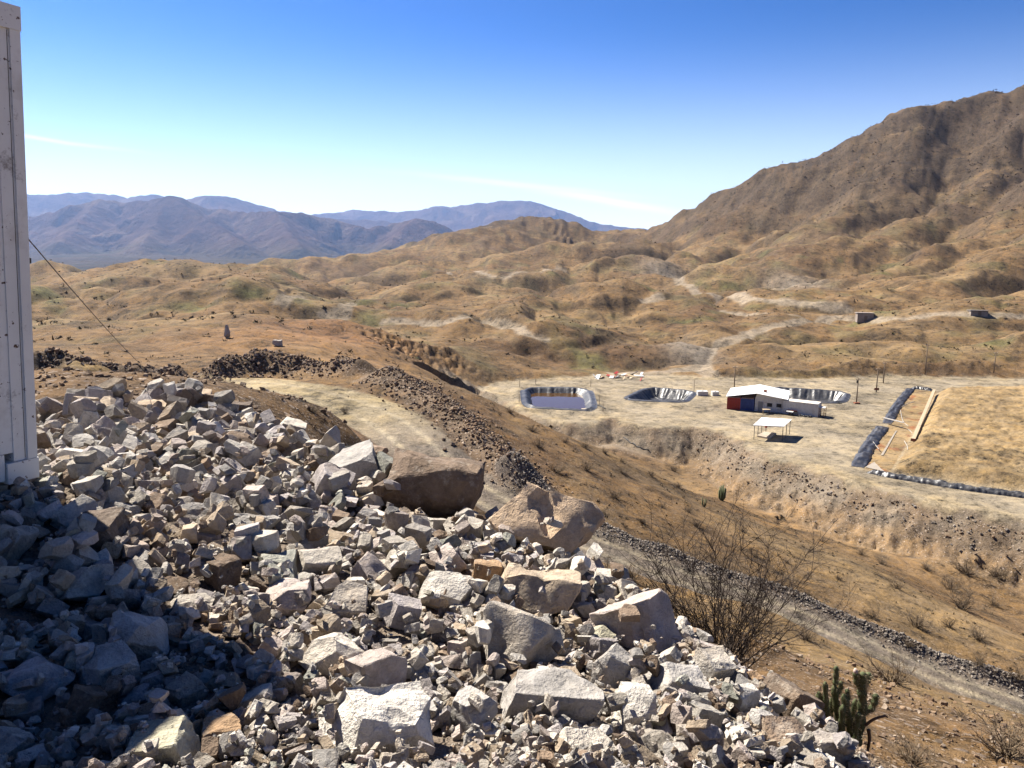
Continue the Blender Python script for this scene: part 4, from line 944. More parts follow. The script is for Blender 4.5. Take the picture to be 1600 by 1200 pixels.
m.build('side_wall', WHITE_OLD, co); cpart('far_side_wall', [((.17, -WID+.01, .17), (LEN-.17, -WID+.05, CH-.10))]); cpart('roof', [((.01, -WID+.02, CH-.05), (LEN-.01, -.02, CH-.012))]); cpart('floor', [((.05, -WID+.1, .06), (LEN-.05, -.1, .16))], DARKSEAL)
cpart('seam', [((.0625, -.10, .13), (.0655, -.011, CH-.13))], DARKSEAL)
m = MB(); m.box((-.006, -.05, 1.18), (-.0, -.02, 1.34)).box((-.03, -.06, 1.22), (-.004, -.03, 1.25)); m.build('bracket', DARKSEAL, co)
# stays from the bracket down to the spoil heap
c0 = CM @ Vector((-.02, -.045, 1.36)); c1 = hit(236, 583, 15, 110, 500); pts = []
for i in range(25):
    t = i/24; q = np.array(c0)*(1-t)+c1*t; q[2] -= .5*4*t*(1-t)*.12; pts.append(tuple(q))
tag(MB().tube(pts, .0035, 5).build('stay_cable', simple('dark_cable', (.06, .045, .04), .7)), 'thin dark cable running from the container down to the spoil heap', 'cable')

# ------------------------------------------------------------------ bushes
def twig_bush(seed, n, h, spread, lv2=6, lv3=4, r0=.012, sides=4):
    rs = random.Random(seed); stems = []
    def path(p, d, ln, k, wob):
        pts = [Vector(p)]; d = Vector(d).normalized()
        for i in range(k):
            d = (d+Vector((rs.gauss(0, wob), rs.gauss(0, wob), rs.gauss(0, wob)+.05))).normalized(); pts.append(pts[-1]+d*(ln/k))
        return pts
    for s in range(n):
        m = MB(); a = rs.uniform(0, 6.283); e = rs.uniform(.05, 1)**.7*spread; d = (math.cos(a)*math.sin(e), math.sin(a)*math.sin(e), math.cos(e))
        ln = h*rs.uniform(.6, 1.08); P = path((rs.gauss(0, .04*h), rs.gauss(0, .04*h), -.05), d, ln, 7, .13); m.tube(P, [r0*(1-.8*i/7) for i in range(8)], sides)
        for b in range(lv2):
            i = rs.randint(1, 6); q = P[i].lerp(P[i+1], rs.random()); dd = (P[i+1]-P[i]).normalized()+Vector((rs.gauss(0, .7), rs.gauss(0, .7), rs.gauss(0, .5))); B = path(q, dd, ln*rs.uniform(.18, .45), 4, .18); m.tube(B, [r0*.5*(1-.7*k/4) for k in range(5)], 3)
            for c_ in range(lv3):
                i2 = rs.randint(0, 3); q2 = B[i2].lerp(B[i2+1], rs.random()); d2 = (B[i2+1]-B[i2]).normalized()+Vector((rs.gauss(0, .8), rs.gauss(0, .8), rs.gauss(0, .6))); T = path(q2, d2, ln*rs.uniform(.05, .16), 2, .2); m.tube(T, [r0*.26, r0*.2, r0*.12], 3)
        stems.append(m)
    return stems
bb = hit(1125, 1050, 5, 40, 500)
bush = thing('dry_bush', bb, 'large bare dry bush with dark twigs beside the right edge of the rock tip', 'bush')
for m in twig_bush(3, 54, 1.95, .80, 9, 6, .0095): m.build('branch', TWIG, bush)
def shrub_proto(seed, n, h, spread, label, r0=.014):
    allm = MB()
    for m in twig_bush(seed, n, h, spread, 5, 3, r0, 3):
        k = len(allm.v); allm.v += m.v; allm.f += [tuple(k+i for i in f) for f in m.f]
    return allm
SH = []
for i in range(5):
    mm = shrub_proto(20+i, 34, 1.0, 1.15, '', .016); me = bpy.data.meshes.new('dry_shrub'); me.from_pydata(mm.v, [], mm.f); me.update(); me.materials.append(DRY); SH.append(me)
SHRUBS = [(843, 700, 34), (869, 738, 42), (916, 735, 36), (914, 700, 24), (961, 778, 34), (945, 708, 22), (1054, 737, 26), (1018, 744, 22), (1060, 762, 22), (972, 722, 20), (883, 692, 20), (1035, 793, 22), (1004, 817, 30), (1077, 801, 26), (832, 674, 28), (798, 646, 24), (973, 740, 28),
 (1088, 823, 28), (1259, 1000, 54), (1394, 1066, 96), (1433, 980, 60), (1363, 965, 40), (1508, 896, 56), (1556, 902, 48), (1486, 922, 50), (1503, 952, 66), (1552, 946, 34), (1447, 890, 32), (1346, 867, 22), (1403, 920, 34), (1530, 1000, 44), (1575, 1180, 150), (1482, 980, 36), (1425, 1195, 90), (1285, 846, 18), (1377, 881, 22), (1215, 818, 18), (948, 900, 70), (985, 905, 60), (1130, 850, 24), (1180, 870, 24), (1310, 905, 22), (1230, 880, 20), (1160, 830, 18), (770, 835, 26), (540, 646, 22), (490, 644, 30), (1530, 1040, 40), (1420, 1010, 30), (1590, 1060, 50), (1330, 1110, 26), (1500, 1120, 40)]
SREG = {}
for k, (px, py, wpx) in enumerate(SHRUBS):
    q = hit(px, py, 4, 200, 500)
    if q is None: continue
    D = q[1]*CT-q[2]*ST; sz = wpx*D/FPX/1.5
    o = bpy.data.objects.new('dry_shrub', SH[k % 5]); COL.objects.link(o); o.location = q-np.array([0, 0, .02]); o.rotation_euler = (0, 0, k*1.7); o.scale = (sz, sz, sz*.72)
    reg = 'on the brown spur beyond the haul road' if py < 860 and px < 1250 else ('beside the gully mouth at the right' if py < 1000 and px > 1330 else ('between rock tip and haul road' if py > 960 or px < 560 or px < 800 else 'on the near side of the brown spur'))
    lab = {19: 'wide dry brown shrub right of and behind the cactus', 31: 'large dry shrub at the right edge near the bottom corner', 33: 'dry shrub at the bottom edge right of the cactus', 18: 'dry shrub just right of the large bare bush', 37: 'dry brushy shrub right of the largest tan boulder', 38: 'dry brushy shrub between the boulder and the large bare bush'}.get(k)
    if lab is None: SREG.setdefault(reg, []).append((px, o))
    tag(o, lab or 'dry shrub', 'shrub', 'dry shrubs '+reg)
ORD = ['leftmost', 'second', 'third', 'fourth', 'fifth', 'sixth', 'seventh', 'eighth', 'ninth', 'tenth', 'eleventh', 'twelfth', 'thirteenth', 'fourteenth', 'fifteenth', 'sixteenth', 'seventeenth', 'eighteenth', 'nineteenth', 'twentieth']
for reg, lst in SREG.items():
    for i, (px, o) in enumerate(sorted(lst, key=lambda q_: q_[0])):
        nm = ORD[i] if i < 20 else ['twenty-first', 'twenty-second', 'twenty-third', 'twenty-fourth', 'twenty-fifth', 'twenty-sixth'][min(i-20, 5)]; o['label'] = ('leftmost dry shrub ' if i == 0 else nm+' dry shrub from the left ')+reg
# scrub too far off or too small to count
def tufts(name, label, pts, s0, s1, cols, ntri=10, flat=.7):
    M_ = len(pts); Z = height(pts[:, 0], pts[:, 1]); s_ = (s0+(s1-s0)*RNG.random(M_)**2)[:, None, None]
    d = RNG.normal(size=(M_, ntri, 3)); d[..., 2] = np.abs(d[..., 2]); d /= np.linalg.norm(d, axis=2)[..., None]; cen = d*RNG.uniform(.1, .5, (M_, ntri, 1))*s_*np.array([1, 1, flat])
    tri = cen[:, :, None, :]+RNG.normal(size=(M_, ntri, 3, 3))*s_[..., None]*.17; tri[..., 2] = np.maximum(tri[..., 2], -.05*s_)
    tri += np.concatenate([pts, Z[:, None]], 1)[:, None, None, :]
    cl = np.array(cols)[RNG.integers(len(cols), size=M_)]*RNG.uniform(.7, 1.3, (M_, 1))
    o = raw_mesh(name, tri.reshape(-1, 3), np.arange(M_*ntri*3).reshape(-1, 3), SCRUB, np.repeat(cl, ntri*3, 0)); return tag(o, label, None, None, 'stuff')
def polar(n, a0, a1, r0, r1):
    a = RNG.uniform(a0, a1, n); r = np.exp(RNG.uniform(math.log(r0), math.log(r1), n)); return np.stack([np.sin(a)*r, np.cos(a)*r], 1)
pts = polar(46000, -.75, .75, 105, 1150); den = fbm(pts[:, 0]/40, pts[:, 1]/40, 3, 93)
keep = (inside(pts[:, 0], pts[:, 1], YARD) > 6) & (den > RNG.uniform(-1.0, .6, len(pts)))
for P, wd in HROADS: keep &= poly_closest(pts[:, 0], pts[:, 1], P)[0] > wd*1.2
rk2 = np.hypot(pts[:, 0], pts[:, 1]); keep &= RNG.random(len(pts)) < np.clip((rk2-110)/420, .05, 1)
tufts('hillside_scrub', 'dark low scrub dotted over the far brown hillsides', pts[keep], .4, 1.8, [(.065, .052, .03), (.085, .064, .038), (.06, .06, .028), (.10, .074, .044)], 9)
pts = polar(15000, .10, .72, 430, 1000); zz_ = height(pts[:, 0], pts[:, 1]); pts = pts[(zz_ > 0) & (RNG.random(len(pts)) < sstep(-5, 70, zz_))]
tufts('mountain_scrub', 'dark scrub and outcrops over the upper slopes of the right mountain', pts, .9, 3.4, [(.04, .033, .022), (.055, .042, .028), (.07, .052, .035)], 6, .6)
pts = polar(5200, -.6, .75, 44, 118); keep = (inside(pts[:, 0], pts[:, 1], YARD) > 3) & (poly_closest(pts[:, 0], pts[:, 1], ROAD)[0] > 4.5) & (fbm(pts[:, 0]/7, pts[:, 1]/7, 2, 94) > -.2)
tufts('low_scrub', 'small dry tufts and stones over the brown spur', pts[keep], .10, .55, [(.10, .075, .045), (.13, .095, .055), (.075, .06, .038)], 9, .6)

# ------------------------------------------------------------------ cactus
CGR = simple('cactus_skin', (.085, .10, .045), .75, .3, 20, 0, .25, .004, (.17, .13, .07), 12); SPN = simple('cactus_spine', (.42, .36, .24), .7); CDEAD = simple('dead_cactus', (.12, .075, .045), .9, .3, 12); CTIP = simple('woolly_cactus_tip', (.55, .42, .36), .9)
cb = hit(1324, 1172, 5, 30, 500); Yc = cb[1]
def czm(zx, zy, dy=0.0): return at(1240+zx/6.667, 1020+zy/6.667, Yc+dy)
cactus = thing('columnar_cactus', cb, 'green branching columnar cactus with pale spines at the bottom right', 'cactus')
STEMS = [([(560, 1010), (450, 820), (350, 660), (280, 520), (262, 405)], 30, .0), ([(352, 660), (335, 500), (330, 300)], 24, -.05), ([(540, 960), (470, 720), (440, 520), (425, 330)], 32, .06), ([(435, 330), (442, 240), (446, 138)], 23, .06), ([(470, 420), (490, 360), (490, 295)], 20, .1), ([(600, 980), (570, 700), (520, 430)], 32, -.08), ([(560, 560), (562, 470), (560, 378)], 22, .02),
 ([(650, 980), (700, 740), (716, 520), (706, 360)], 40, 0), ([(706, 370), (660, 300), (644, 190)], 28, .0), ([(712, 370), (722, 290), (722, 200)], 30, -.03), ([(716, 370), (760, 290), (792, 205)], 30, .04), ([(720, 620), (810, 580), (846, 500), (864, 428)], 28, .02), ([(620, 900), (610, 700), (650, 480)], 28, .12), ([(520, 980), (500, 760), (515, 540)], 28, -.12), ([(640, 960), (655, 760), (690, 620)], 26, -.16), ([(500, 930), (400, 780), (390, 470)], 22, .14)]
rsd = random.Random(5)
for pts_, rz_, dy in STEMS:
    P = spline([czm(*q, dy) for q in pts_], 6); rad_ = rz_/6.667*Yc/FPX*1.35; n_ = len(P)
    P = [Vector(q) for q in P]; rads = [rad_*(.86+.14*math.sin(i*1.3))*(1 if i < n_-2 else (.8 if i == n_-2 else .35)) for i in range(n_)]
    st_ = MB().tube(P, rads, 14, True, .11).build('stem', CGR, None, True); st_.parent = cactus; st_.matrix_parent_inverse = Matrix.Translation(-Vector(cb))
    sm = MB()
    for i in range(n_-1):
        for k in range(14):
            q = P[i].lerp(P[i+1], rsd.random()); d = (P[i+1]-P[i]).normalized(); o_ = d.orthogonal().normalized(); o_.rotate(Matrix.Rotation(rsd.uniform(0, 6.28), 3, d)); b_ = q+o_*rad_*.95; tip = b_+(o_+d*rsd.uniform(-.4, .6)).normalized()*rad_*rsd.uniform(.5, 1.1); s_ = d*rad_*.07
            n0 = len(sm.v); sm.v += [tuple(b_-s_), tuple(b_+s_), tuple(tip)]; sm.f.append((n0, n0+1, n0+2))
    sp_ = sm.build('spines', SPN, st_); sp_['kind'] = 'stuff'
for pts_, rz_ in (([(740, 760), (840, 690), (960, 655)], 18), ([(780, 800), (790, 900), (770, 1030)], 20)):
    P = spline([czm(*q, -.05) for q in pts_], 5); o = MB().tube(P, [rz_/6.667*Yc/FPX*(1-.3*i/len(P)) for i in range(len(P))], 8, True, .06).build('dead_stem', CDEAD, None, True); o.parent = cactus; o.matrix_parent_inverse = Matrix.Translation(-Vector(cb))
P = [czm(648, 215), czm(645, 190), czm(643, 165)]; o = MB().tube(P, [rad_*.9, rad_*.9, rad_*.4], 10).build('woolly_tip', CTIP, None, True); o.parent = cactus; o.matrix_parent_inverse = Matrix.Translation(-Vector(cb))
for k, (px, py, hh, lab) in enumerate([(1128, 782, 26, 'dark columnar cactus standing on the far edge of the brown spur'), (1100, 792, 16, 'smaller cactus left of the taller one on the spur edge')]):
    q = hit(px, py, 50, 200, 500); H_ = hh*q[1]/FPX*1.05; c2_ = thing('columnar_cactus', q, lab, 'cactus', 'cacti on the spur edge')
    for j in range(6 if k == 0 else 4):
        a = j*1.05; d = Vector((math.cos(a), math.sin(a), 0)); f = random.uniform(.6, 1)
        MB().tube([(0, 0, -.1), tuple(d*H_*.16+Vector((0, 0, H_*.25*f))), tuple(d*H_*.20+Vector((0, 0, H_*f)))], [H_*.05, H_*.06, H_*.035], 8, True, .1).build('stem', CGR, c2_, True)

# ------------------------------------------------------------------ ponds
def liner_material():
    m, t, bs = new_mat('black_liner'); v = N(t, 'ShaderNodeNewGeometry').outputs['Position']
    n = tnoise(t, v, .8, 4, .6); L(t, mixrgb(t, ramp(t, n, .4, .75, 0, .6), (.016, .018, .024), (.12, .11, .10)), bs.inputs['Base Color']); bs.inputs['Roughness'].default_value = .46; bs.inputs['Specular IOR Level'].default_value = .7
    bump(t, bs, tnoise(t, v, 1.3, 3, .55), 1.0, .10); return m
LINER = liner_material()
def water_material():
    m, t, bs = new_mat('brown_water'); v = N(t, 'ShaderNodeTexCoord').outputs['Object']
    bs.inputs['Base Color'].default_value = (.06, .031, .009, 1); bs.inputs['Roughness'].default_value = .03; bs.inputs['IOR'].default_value = 1.33; bs.inputs['Specular IOR Level'].default_value = .5
    bump(t, bs, tnoise(t, v, 1.4, 2, .5), .15, .01); return m
WATER = water_material()
def resample(P, n):
    P = np.asarray(P); Q = np.concatenate([P, P[:1]]); seg = np.linalg.norm(np.diff(Q, axis=0), axis=1); cs = np.concatenate([[0], np.cumsum(seg)]); u = np.linspace(0, cs[-1], n, endpoint=False)
    return np.stack([np.interp(u, cs, Q[:, k]) for k in range(Q.shape[1])], 1)
def round_loop(P, it=3):
    P = np.asarray(P)
    for _ in range(it): Q = np.roll(P, -1, 0); P = np.stack([.86*P+.14*Q, .14*P+.86*Q], 1).reshape(-1, P.shape[1])
    return resample(P, 220)
def pond(corners, depth, label, water=None, apron=1.0, rim=.35, seed=1):
    c_ = np.mean(corners, 0); P = round_loop([(q[0], q[1]) for q in corners]); cen = P.mean(0); n = len(P); rings = []
    rel = P-cen; rl = np.linalg.norm(rel, axis=1); nrm_ = np.roll(P, -1, 0)-np.roll(P, 1, 0); nrm_ = np.stack([-nrm_[:, 1], nrm_[:, 0]], 1); nrm_ /= np.linalg.norm(nrm_, axis=1)[:, None]
    sgn_ = np.sign((nrm_*(cen-P)).sum(1))[:, None]; nrm_ = nrm_*sgn_
    u = np.arange(n)/n*220
    prof = [(-apron, None), (-apron*.6, None), (0, rim), (.25, rim-.05)]+[(.3+depth*1.0*t, rim-depth*t) for t in np.linspace(.08, 1, 12)]+[(.3+depth+1.2, rim-depth-.02)]
    V = []
    for k, (ins, dz_) in enumerate(prof):
        fold = fbm(np.cos(u/220*6.283)*13+seed, np.sin(u/220*6.283)*13, 3, 95)*.22*(k > 2)*(1-.4*(k > 12)); q = P+nrm_*(ins+fold)[:, None] if k > 2 else P+nrm_*ins
        z = np.full(n, YZ+(dz_ or 0)) if dz_ is not None else height(q[:, 0], q[:, 1])+.06
        if dz_ is not None: z = z+fbm(u/2.6, np.full(n, k*.07)+seed*9, 3, 96)*.10*(k > 3)+(.05*np.sin(u*.4) if k > 1 else 0)
        if k == 2: z = np.maximum(z, height(q[:, 0], q[:, 1])+.07)
        V.append(np.stack([q[:, 0], q[:, 1], z], 1))
    root = thing('lined_pond', (cen[0], cen[1], YZ), label, 'pond', 'ponds lined with black plastic'); m = MB(); K = len(V)
    for r_ in V: m.v += [tuple(q) for q in r_]
    for k in range(K-1):
        for i in range(n): a = k*n+i; b = k*n+(i+1) % n; m.f.append((a, b, b+n, a+n))
    m.v.append((cen[0], cen[1], YZ+rim-depth)); ci = len(m.v)-1
    for i in range(n): m.f.append(((K-1)*n+i, (K-1)*n+(i+1) % n, ci))
    m.v = [(a-cen[0], b-cen[1], z-YZ) for a, b, z in m.v]; m.build('liner', LINER, root, True)
    if water is not None:
        tt = (rim-water)/depth; Q = P+nrm_*(.3+depth*tt-.25); w_ = MB(); w_.v = [(q[0]-cen[0], q[1]-cen[1], water) for q in Q]; w_.f = [tuple(range(n))]; w_.build('water', WATER, root)
    return root
pond(POND1, 2.2, 'black plastic lined pond holding brown water, the leftmost pond', -.55, .9, .55, 1)
pond(POND2, 1.9, 'empty black plastic lined pond, the middle of the three', None, .7, .3, 2)
pond(POND3, 2.0, 'empty black plastic lined pond with shiny folds behind the white roofed shed', None, .7, .35, 3)

WOOD = simple('grey_wood', (.16, .12, .085), .85, .3, 6); STEEL = simple('painted_steel', (.06, .06, .065), .5); CORR = simple('white_sheet', (.52, .515, .50), .45, .06, 1, 0, .5, 0, (.36, .33, .28), 1.5); ROOFW = simple('white_roof', (.80, .80, .79), .4, .03, 1)
RED = simple('red_container_paint', (.30, .035, .025), .5, .12, 2); BLUE = simple('blue_container_paint', (.035, .06, .20), .5, .12, 2); BOARD = simple('pale_board', (.36, .285, .19), .8, .2, 3); CONC = simple('concrete', (.33, .28, .22), .9, .12, 2); BLACK = simple('black_plastic', (.018, .018, .02), .5); RUSTY = simple('rust', (.20, .075, .04), .9, .3, 4); PIPE = simple('white_pipe', (.36, .335, .30), .5)
def on_yard(px, py): q = pz(px, py, YZ); return np.array([q[0], q[1], hz(q[0], q[1])])
def yard_pts(pp): return [pz(px, py, YZ) for px, py in pp]
# posts round the first pond
for k, (px, y0, y1, lab) in enumerate([(812, 593, 607, 'thin post at the far left corner of the water pond'), (837, 587, 600, 'thin post behind the far rim of the water pond'), (923, 591, 604, 'thin post at the far right corner of the water pond'), (811, 618, 632, 'thin post at the near left corner of the water pond'), (936, 620, 637, 'thin post right of the water pond by the hose'), (942, 632, 646, 'thin post nearest the track beside the water pond'), (1050, 601, 610, 'short post on the rim of the middle pond'), (1084, 593, 617, 'tall thin post at the right end of the middle pond')]):
    q = on_yard(px, y1); h = (y1-y0)*(q[1]*CT-q[2]*ST)/FPX; o = MB().tube([(0, 0, -.2), (.02, 0, h*.5), (0, .02, h)], [.06, .055, .045], 6).build('fence_post', WOOD, None, True); o.location = q; tag(o, lab, 'post', 'thin posts round the ponds')
for k, (px, y0, y1, lab) in enumerate([(1338, 590, 631, 'utility pole with a box at its foot right of the shiny pond'), (1369, 574, 613, 'utility pole with a low board, second right of the shiny pond'), (1380, 565, 599, 'utility pole behind the one with a low board'), (1147, 571, 608, 'thin utility pole behind the red container'), (1445, 540, 588, 'tall utility pole beyond the ore heap'), (1552, 556, 589, 'utility pole at the far right beyond the ore heap')]):
    q = on_yard(px, y1); h = (y1-y0)*(q[1]*CT-q[2]*ST)/FPX; root = thing('utility_pole', q, lab, 'pole', 'utility poles in the yard')
    MB().tube([(0, 0, -.3), (0, 0, h*.5), (0, 0, h)], [.13, .11, .085], 8).build('pole', WOOD, root, True)
    m = MB(); m.box((-.5, -.05, h-.45), (.5, .05, h-.35)); m.build('crossarm', WOOD, root)
    for sx in (-.4, .4): MB().tube([(sx, 0, h-.34), (sx, 0, h-.18)], .04, 6).build('insulator', CORR, root)
    if k == 0: MB().box((-.3, -.2, h*.8), (.0, .1, h*.9)).build('junction_box', BLACK, root); MB().box((-.5, -.5, -.05), (.6, .4, .25)).build('base_stone', RUSTY, root)
    if k == 1: MB().box((-.55, -.14, .5), (.55, -.11, 1.0)).build('board', RUSTY, root)
# pump shelter and hose at pond 1
q = on_yard(917, 640); root = thing('pump_box', q, 'small open fronted black box on the near right corner of the water pond', 'box')
m = MB(); m.box((-.9, 0, 0), (-.82, 1.4, 1.35)).box((.82, 0, 0), (.9, 1.4, 1.35)).box((-.9, 1.4, 0), (.9, 1.48, 1.35)); m.build('side', BLACK, root); MB().box((-.96, -.05, 1.353), (.96, 1.5, 1.42)).build('lid', CONC, root); MB().box((-.3, .4, 0), (.3, 1.1, .6)).build('pump', STEEL, root)
def ground_line(pp, r_, name, mat, label, cat, n=6, lift=0, group=None):
    P = spline(yard_pts(pp), n); zz_ = height(P[:, 0], P[:, 1]); P = [(a, b, z_+r_*.8+lift) for (a, b, c_), z_ in zip(P, zz_)]; return tag(MB().tube(P, r_, 6).build(name, mat, None, True), label, cat, group)
ground_line([(924, 632), (935, 637), (946, 641)], .10, 'hose', BLACK, 'thick black hose running from the pump box to the track', 'hose')
P = [hit(px, py, 80, 260, 500) for px, py in [(974, 684), (984, 692), (998, 699), (1014, 704)]]; P = [q for q in P if q is not None and abs(q[1]-P[1][1]) < 14]
P = spline(P, 5); tag(MB().tube([(a, b, hz(a, b)+.08) for a, b, c_ in P], .10, 6).build('hose', BLACK, None, True), 'black hose curving over the gully slope below the ramp', 'hose')
# scrap by the track
for k, px in enumerate(sorted(930+84*random.random() for _ in range(20))):
    py = 583+9*random.random()+ (px-930)*.05; q = on_yard(px, py); mt, tn = random.choice([(CORR, 'white'), (CORR, 'white'), (BOARD, 'pale'), (RUSTY, 'rusty'), (RED, 'red')])
    l_, w_ = random.uniform(.8, 2.6), random.uniform(.3, 1.1); m = MB(); m.box((-l_/2, -w_/2, -.04), (l_/2, w_/2, .04))
    o = m.build('scrap_sheet', mt); o.location = q+np.array([0, 0, .18+.25*random.random()]); o.rotation_euler = (random.gauss(0, .3), random.gauss(0, .3), random.uniform(0, 3)); tag(o, '%s scrap sheet, %s from the left in the debris heap beyond the ponds' % (tn, 'first' if k == 0 else ORD[k]), 'scrap', 'scrap sheets in the debris heap')

# ------------------------------------------------------------------ shed, containers, shelter
def corr_box(name, L_, W_, H_, mat, root, M=None, pitch=.28, dep=.036):
    """a sheet-steel box with pressed walls"""
    def wall(p0, p1, nm):
        m = MB(); p0 = Vector((*p0, 0)); p1 = Vector((*p1, 0)); d = p1-p0; ln = d.length; d.normalize(); nn = Vector((d.y, -d.x, 0)); x = 0; pr = []
        while x < ln-pitch*.5: pr += [(x, 0), (x+pitch*.4, 0), (x+pitch*.5, -dep), (x+pitch*.9, -dep)]; x += pitch
        pr.append((ln, 0))
        for i in range(len(pr)-1):
            n = len(m.v); a = Vector(p0)+d*pr[i][0]+nn*pr[i][1]; b = Vector(p0)+d*pr[i+1][0]+nn*pr[i+1][1]; m.v += [(a.x, a.y, 0), (b.x, b.y, 0), (b.x, b.y, H_), (a.x, a.y, H_)]; m.f.append((n, n+1, n+2, n+3))
        m.build(nm, mat, root)
    wall((0, 0), (L_, 0), 'front_wall'); wall((L_, 0), (L_, W_), 'end_wall'); wall((L_, W_), (0, W_), 'back_wall'); wall((0, W_), (0, 0), 'end_wall')
    for (x, y) in ((0, 0), (L_, 0), (L_, W_), (0, W_)): MB().box((x-.07, y-.07, -.02), (x+.07, y+.07, H_+.02)).build('corner_post', mat, root)
    m = MB(); m.box((0, -.05, H_-.1), (L_, .05, H_+.015)).box((0, W_-.05, H_-.1), (L_, W_+.05, H_+.015)); m.build('top_rail', mat, root)
    m = MB(); m.box((0, -.05, -.1), (L_, .05, .12)).box((0, W_-.05, -.1), (L_, W_+.05, .12)); m.build('bottom_rail', mat, root)
FD = np.array([.93, -.36]); FD = FD/np.linalg.norm(FD)
s0 = on_yard(1136, 639)
for k, (mat, nm, lab) in enumerate([(RED, 'red', 'red shipping container with its end towards the gravel yard, beside the blue one'), (BLUE, 'blue', 'blue shipping container between the red one and the white shed wall')]):
    o_ = s0+np.array([*FD, 0])*2.56*k; root = thing('shipping_container', o_, lab, 'container', None, frame(o_, FD)); corr_box('', 2.44, 5.9, 2.35, mat, root)
    roofm = simple('%s_container_roof' % nm, (.62, .40, .30), .7, .2, 1); MB().box((.04, .04, 2.37), (2.40, 5.86, 2.42)).build('roof', roofm, root)
    for x in (.45, .95, 1.5, 2.0): MB().tube([(x, -.07, .1), (x, -.07, 2.25)], .03, 6).build('lock_rod', mat, root)
o_ = s0+np.array([*FD, 0])*5.3; shed = thing('white_shed', o_, 'white sheet metal shed with a low pitched white roof behind the containers', 'shed', None, frame(o_, FD))
corr_box('', 5.6, 9.0, 2.75, CORR, shed, None, .35, .05)
def roof_plane(pts, mat, nm): MB().prism(pts, .08).build(nm, mat, shed)
xr = .2; za, zr_, zb = 2.55, 3.75, 2.85
roof_plane([(-5.6, -.3, za+.1), (xr, -.9, zr_), (xr, 9.4, zr_), (-5.6, 9.2, za+.1)], ROOFW, 'roof'); roof_plane([(xr+.03, -.9, zr_-.01), (6.0, -.6, zb), (6.0, 9.3, zb), (xr+.03, 9.4, zr_-.01)], ROOFW, 'roof')
m = MB(); m.box((-5.35, 6.1, 0), (-.08, 6.18, 2.5)); m.build('back_wall', CORR, shed)
m = MB(); n = len(m.v); m.v += [(0, .02, 2.76), (5.6, .02, 2.76), (.2, .02, 3.62)]; m.f.append((0, 1, 2)); m.build('gable', CORR, shed)
for yy in (.3, 4.5, 8.6): MB().tube([(-5.3, yy, 2.5), (xr, yy, zr_-.18), (5.6, yy, zb-.12)], .06, 5).build('rafter', STEEL, shed)
MB().box((1.3, 2.0, 3.55), (1.9, 2.6, 3.95)).build('roof_vent', RUSTY, shed)
MB().box((.5, -.07, 0), (1.4, -.012, 2.0)).build('door', simple('grey_door', (.22, .22, .22), .5), shed)
for x in (2.2, 3.9): MB().box((x, -.07, 1.1), (x+.9, -.012, 1.8)).build('window', BLACK, shed)
for k in range(7):
    t = (k+.5)/7; xa = -5.6+(xr+5.6)*t; za_ = za+.1+(zr_-za-.1)*t; MB().tube([(xa, -.3-.6*t, za_+.02), (xa, 9.2, za_+.02)], .035, 4).build('roof_rib', ROOFW, shed)
    xb = xr+(6.0-xr)*t; zb_ = zr_+(zb-zr_)*t; MB().tube([(xb, -.85+.25*t, zb_+.02), (xb, 9.3, zb_+.02)], .035, 4).build('roof_rib', ROOFW, shed)
wd_ = np.array([.83, -.56]); wd_ = wd_/np.linalg.norm(wd_); o_ = on_yard(1223, 646); wc = thing('shipping_container', o_, 'white corrugated shipping container standing right of the shed', 'container', None, frame(o_, wd_))
corr_box('', 6.4, 2.44, 2.5, CORR, wc); MB().box((.04, .04, 2.52), (6.36, 2.40, 2.57)).build('roof', simple('dusty_white_roof', (.70, .62, .52), .7), wc)
rk_ = thing('gas_bottle_rack', (0, 0, 0), 'brown steel rack at the right end of the white container', 'rack', None, frame(np.array(wc.matrix_world @ Vector((6.55, .3, 0))), wd_))
for x, y in ((0, 0), (0, 1.6), (.9, 0), (.9, 1.6)): MB().box((x-.05, y-.05, 0), (x+.05, y+.05, 1.8)).build('upright', RUSTY, rk_)
for z in (.5, 1.1, 1.74): m = MB(); m.box((.06, -.03, z), (.84, .03, z+.06)).box((.06, 1.57, z), (.84, 1.63, z+.06)); m.build('rail', RUSTY, rk_)
MB().box((-.05, -.05, 1.803), (.95, 1.65, 1.86)).build('top', CORR, rk_)
# things lying in front of the white container
qt = wc.matrix_world @ Vector((1.9, -1.0, 0)); tr = thing('flatbed_trailer', qt, 'small dark trailer with a white tarp parked in front of the white container', 'trailer', None, frame(np.array([qt.x, qt.y, hz(qt.x, qt.y)]), wd_))
MB().box((-1.0, -.5, .45), (1.0, .5, .58)).build('bed', BLACK, tr); MB().prism([(-.95, -.45, .78), (.3, -.45, .72), (.3, .45, .74), (-.95, .45, .8)], .19).build('tarp', CORR, tr); m = MB(); m.box((-.9, .4, .59), (.9, .46, .95)); m.build('side_board', RUSTY, tr)
for sy in (-.55, .55): MB().tube([(-.1, sy-.08, .3), (-.1, sy+.08, .3)], .3, 12).build('wheel', BLACK, tr, False)
for k, t_ in enumerate((3.5, 4.3, 5.1)):
    q = wc.matrix_world @ Vector((t_, -.75, 0)); m = MB(); P = [(.34*math.cos(a), .34*math.sin(a), .14) for a in np.linspace(0, 6.283, 15)[:-1]]; m.tube(P+[P[0]], .13, 7, False); o = m.build('tyre', BLACK, None, True); o.location = (q.x, q.y, hz(q.x, q.y)); tag(o, ('leftmost', 'middle', 'rightmost')[k]+' black tyre lying at the foot of the white container', 'tyre', 'tyres in front of the white container')
q = on_yard(1197, 647); tb = thing('work_table', q, 'small pale topped table in front of the shed wall', 'table'); MB().box((-.7, -.4, .85), (.7, .4, .93)).build('table_top', BOARD, tb)
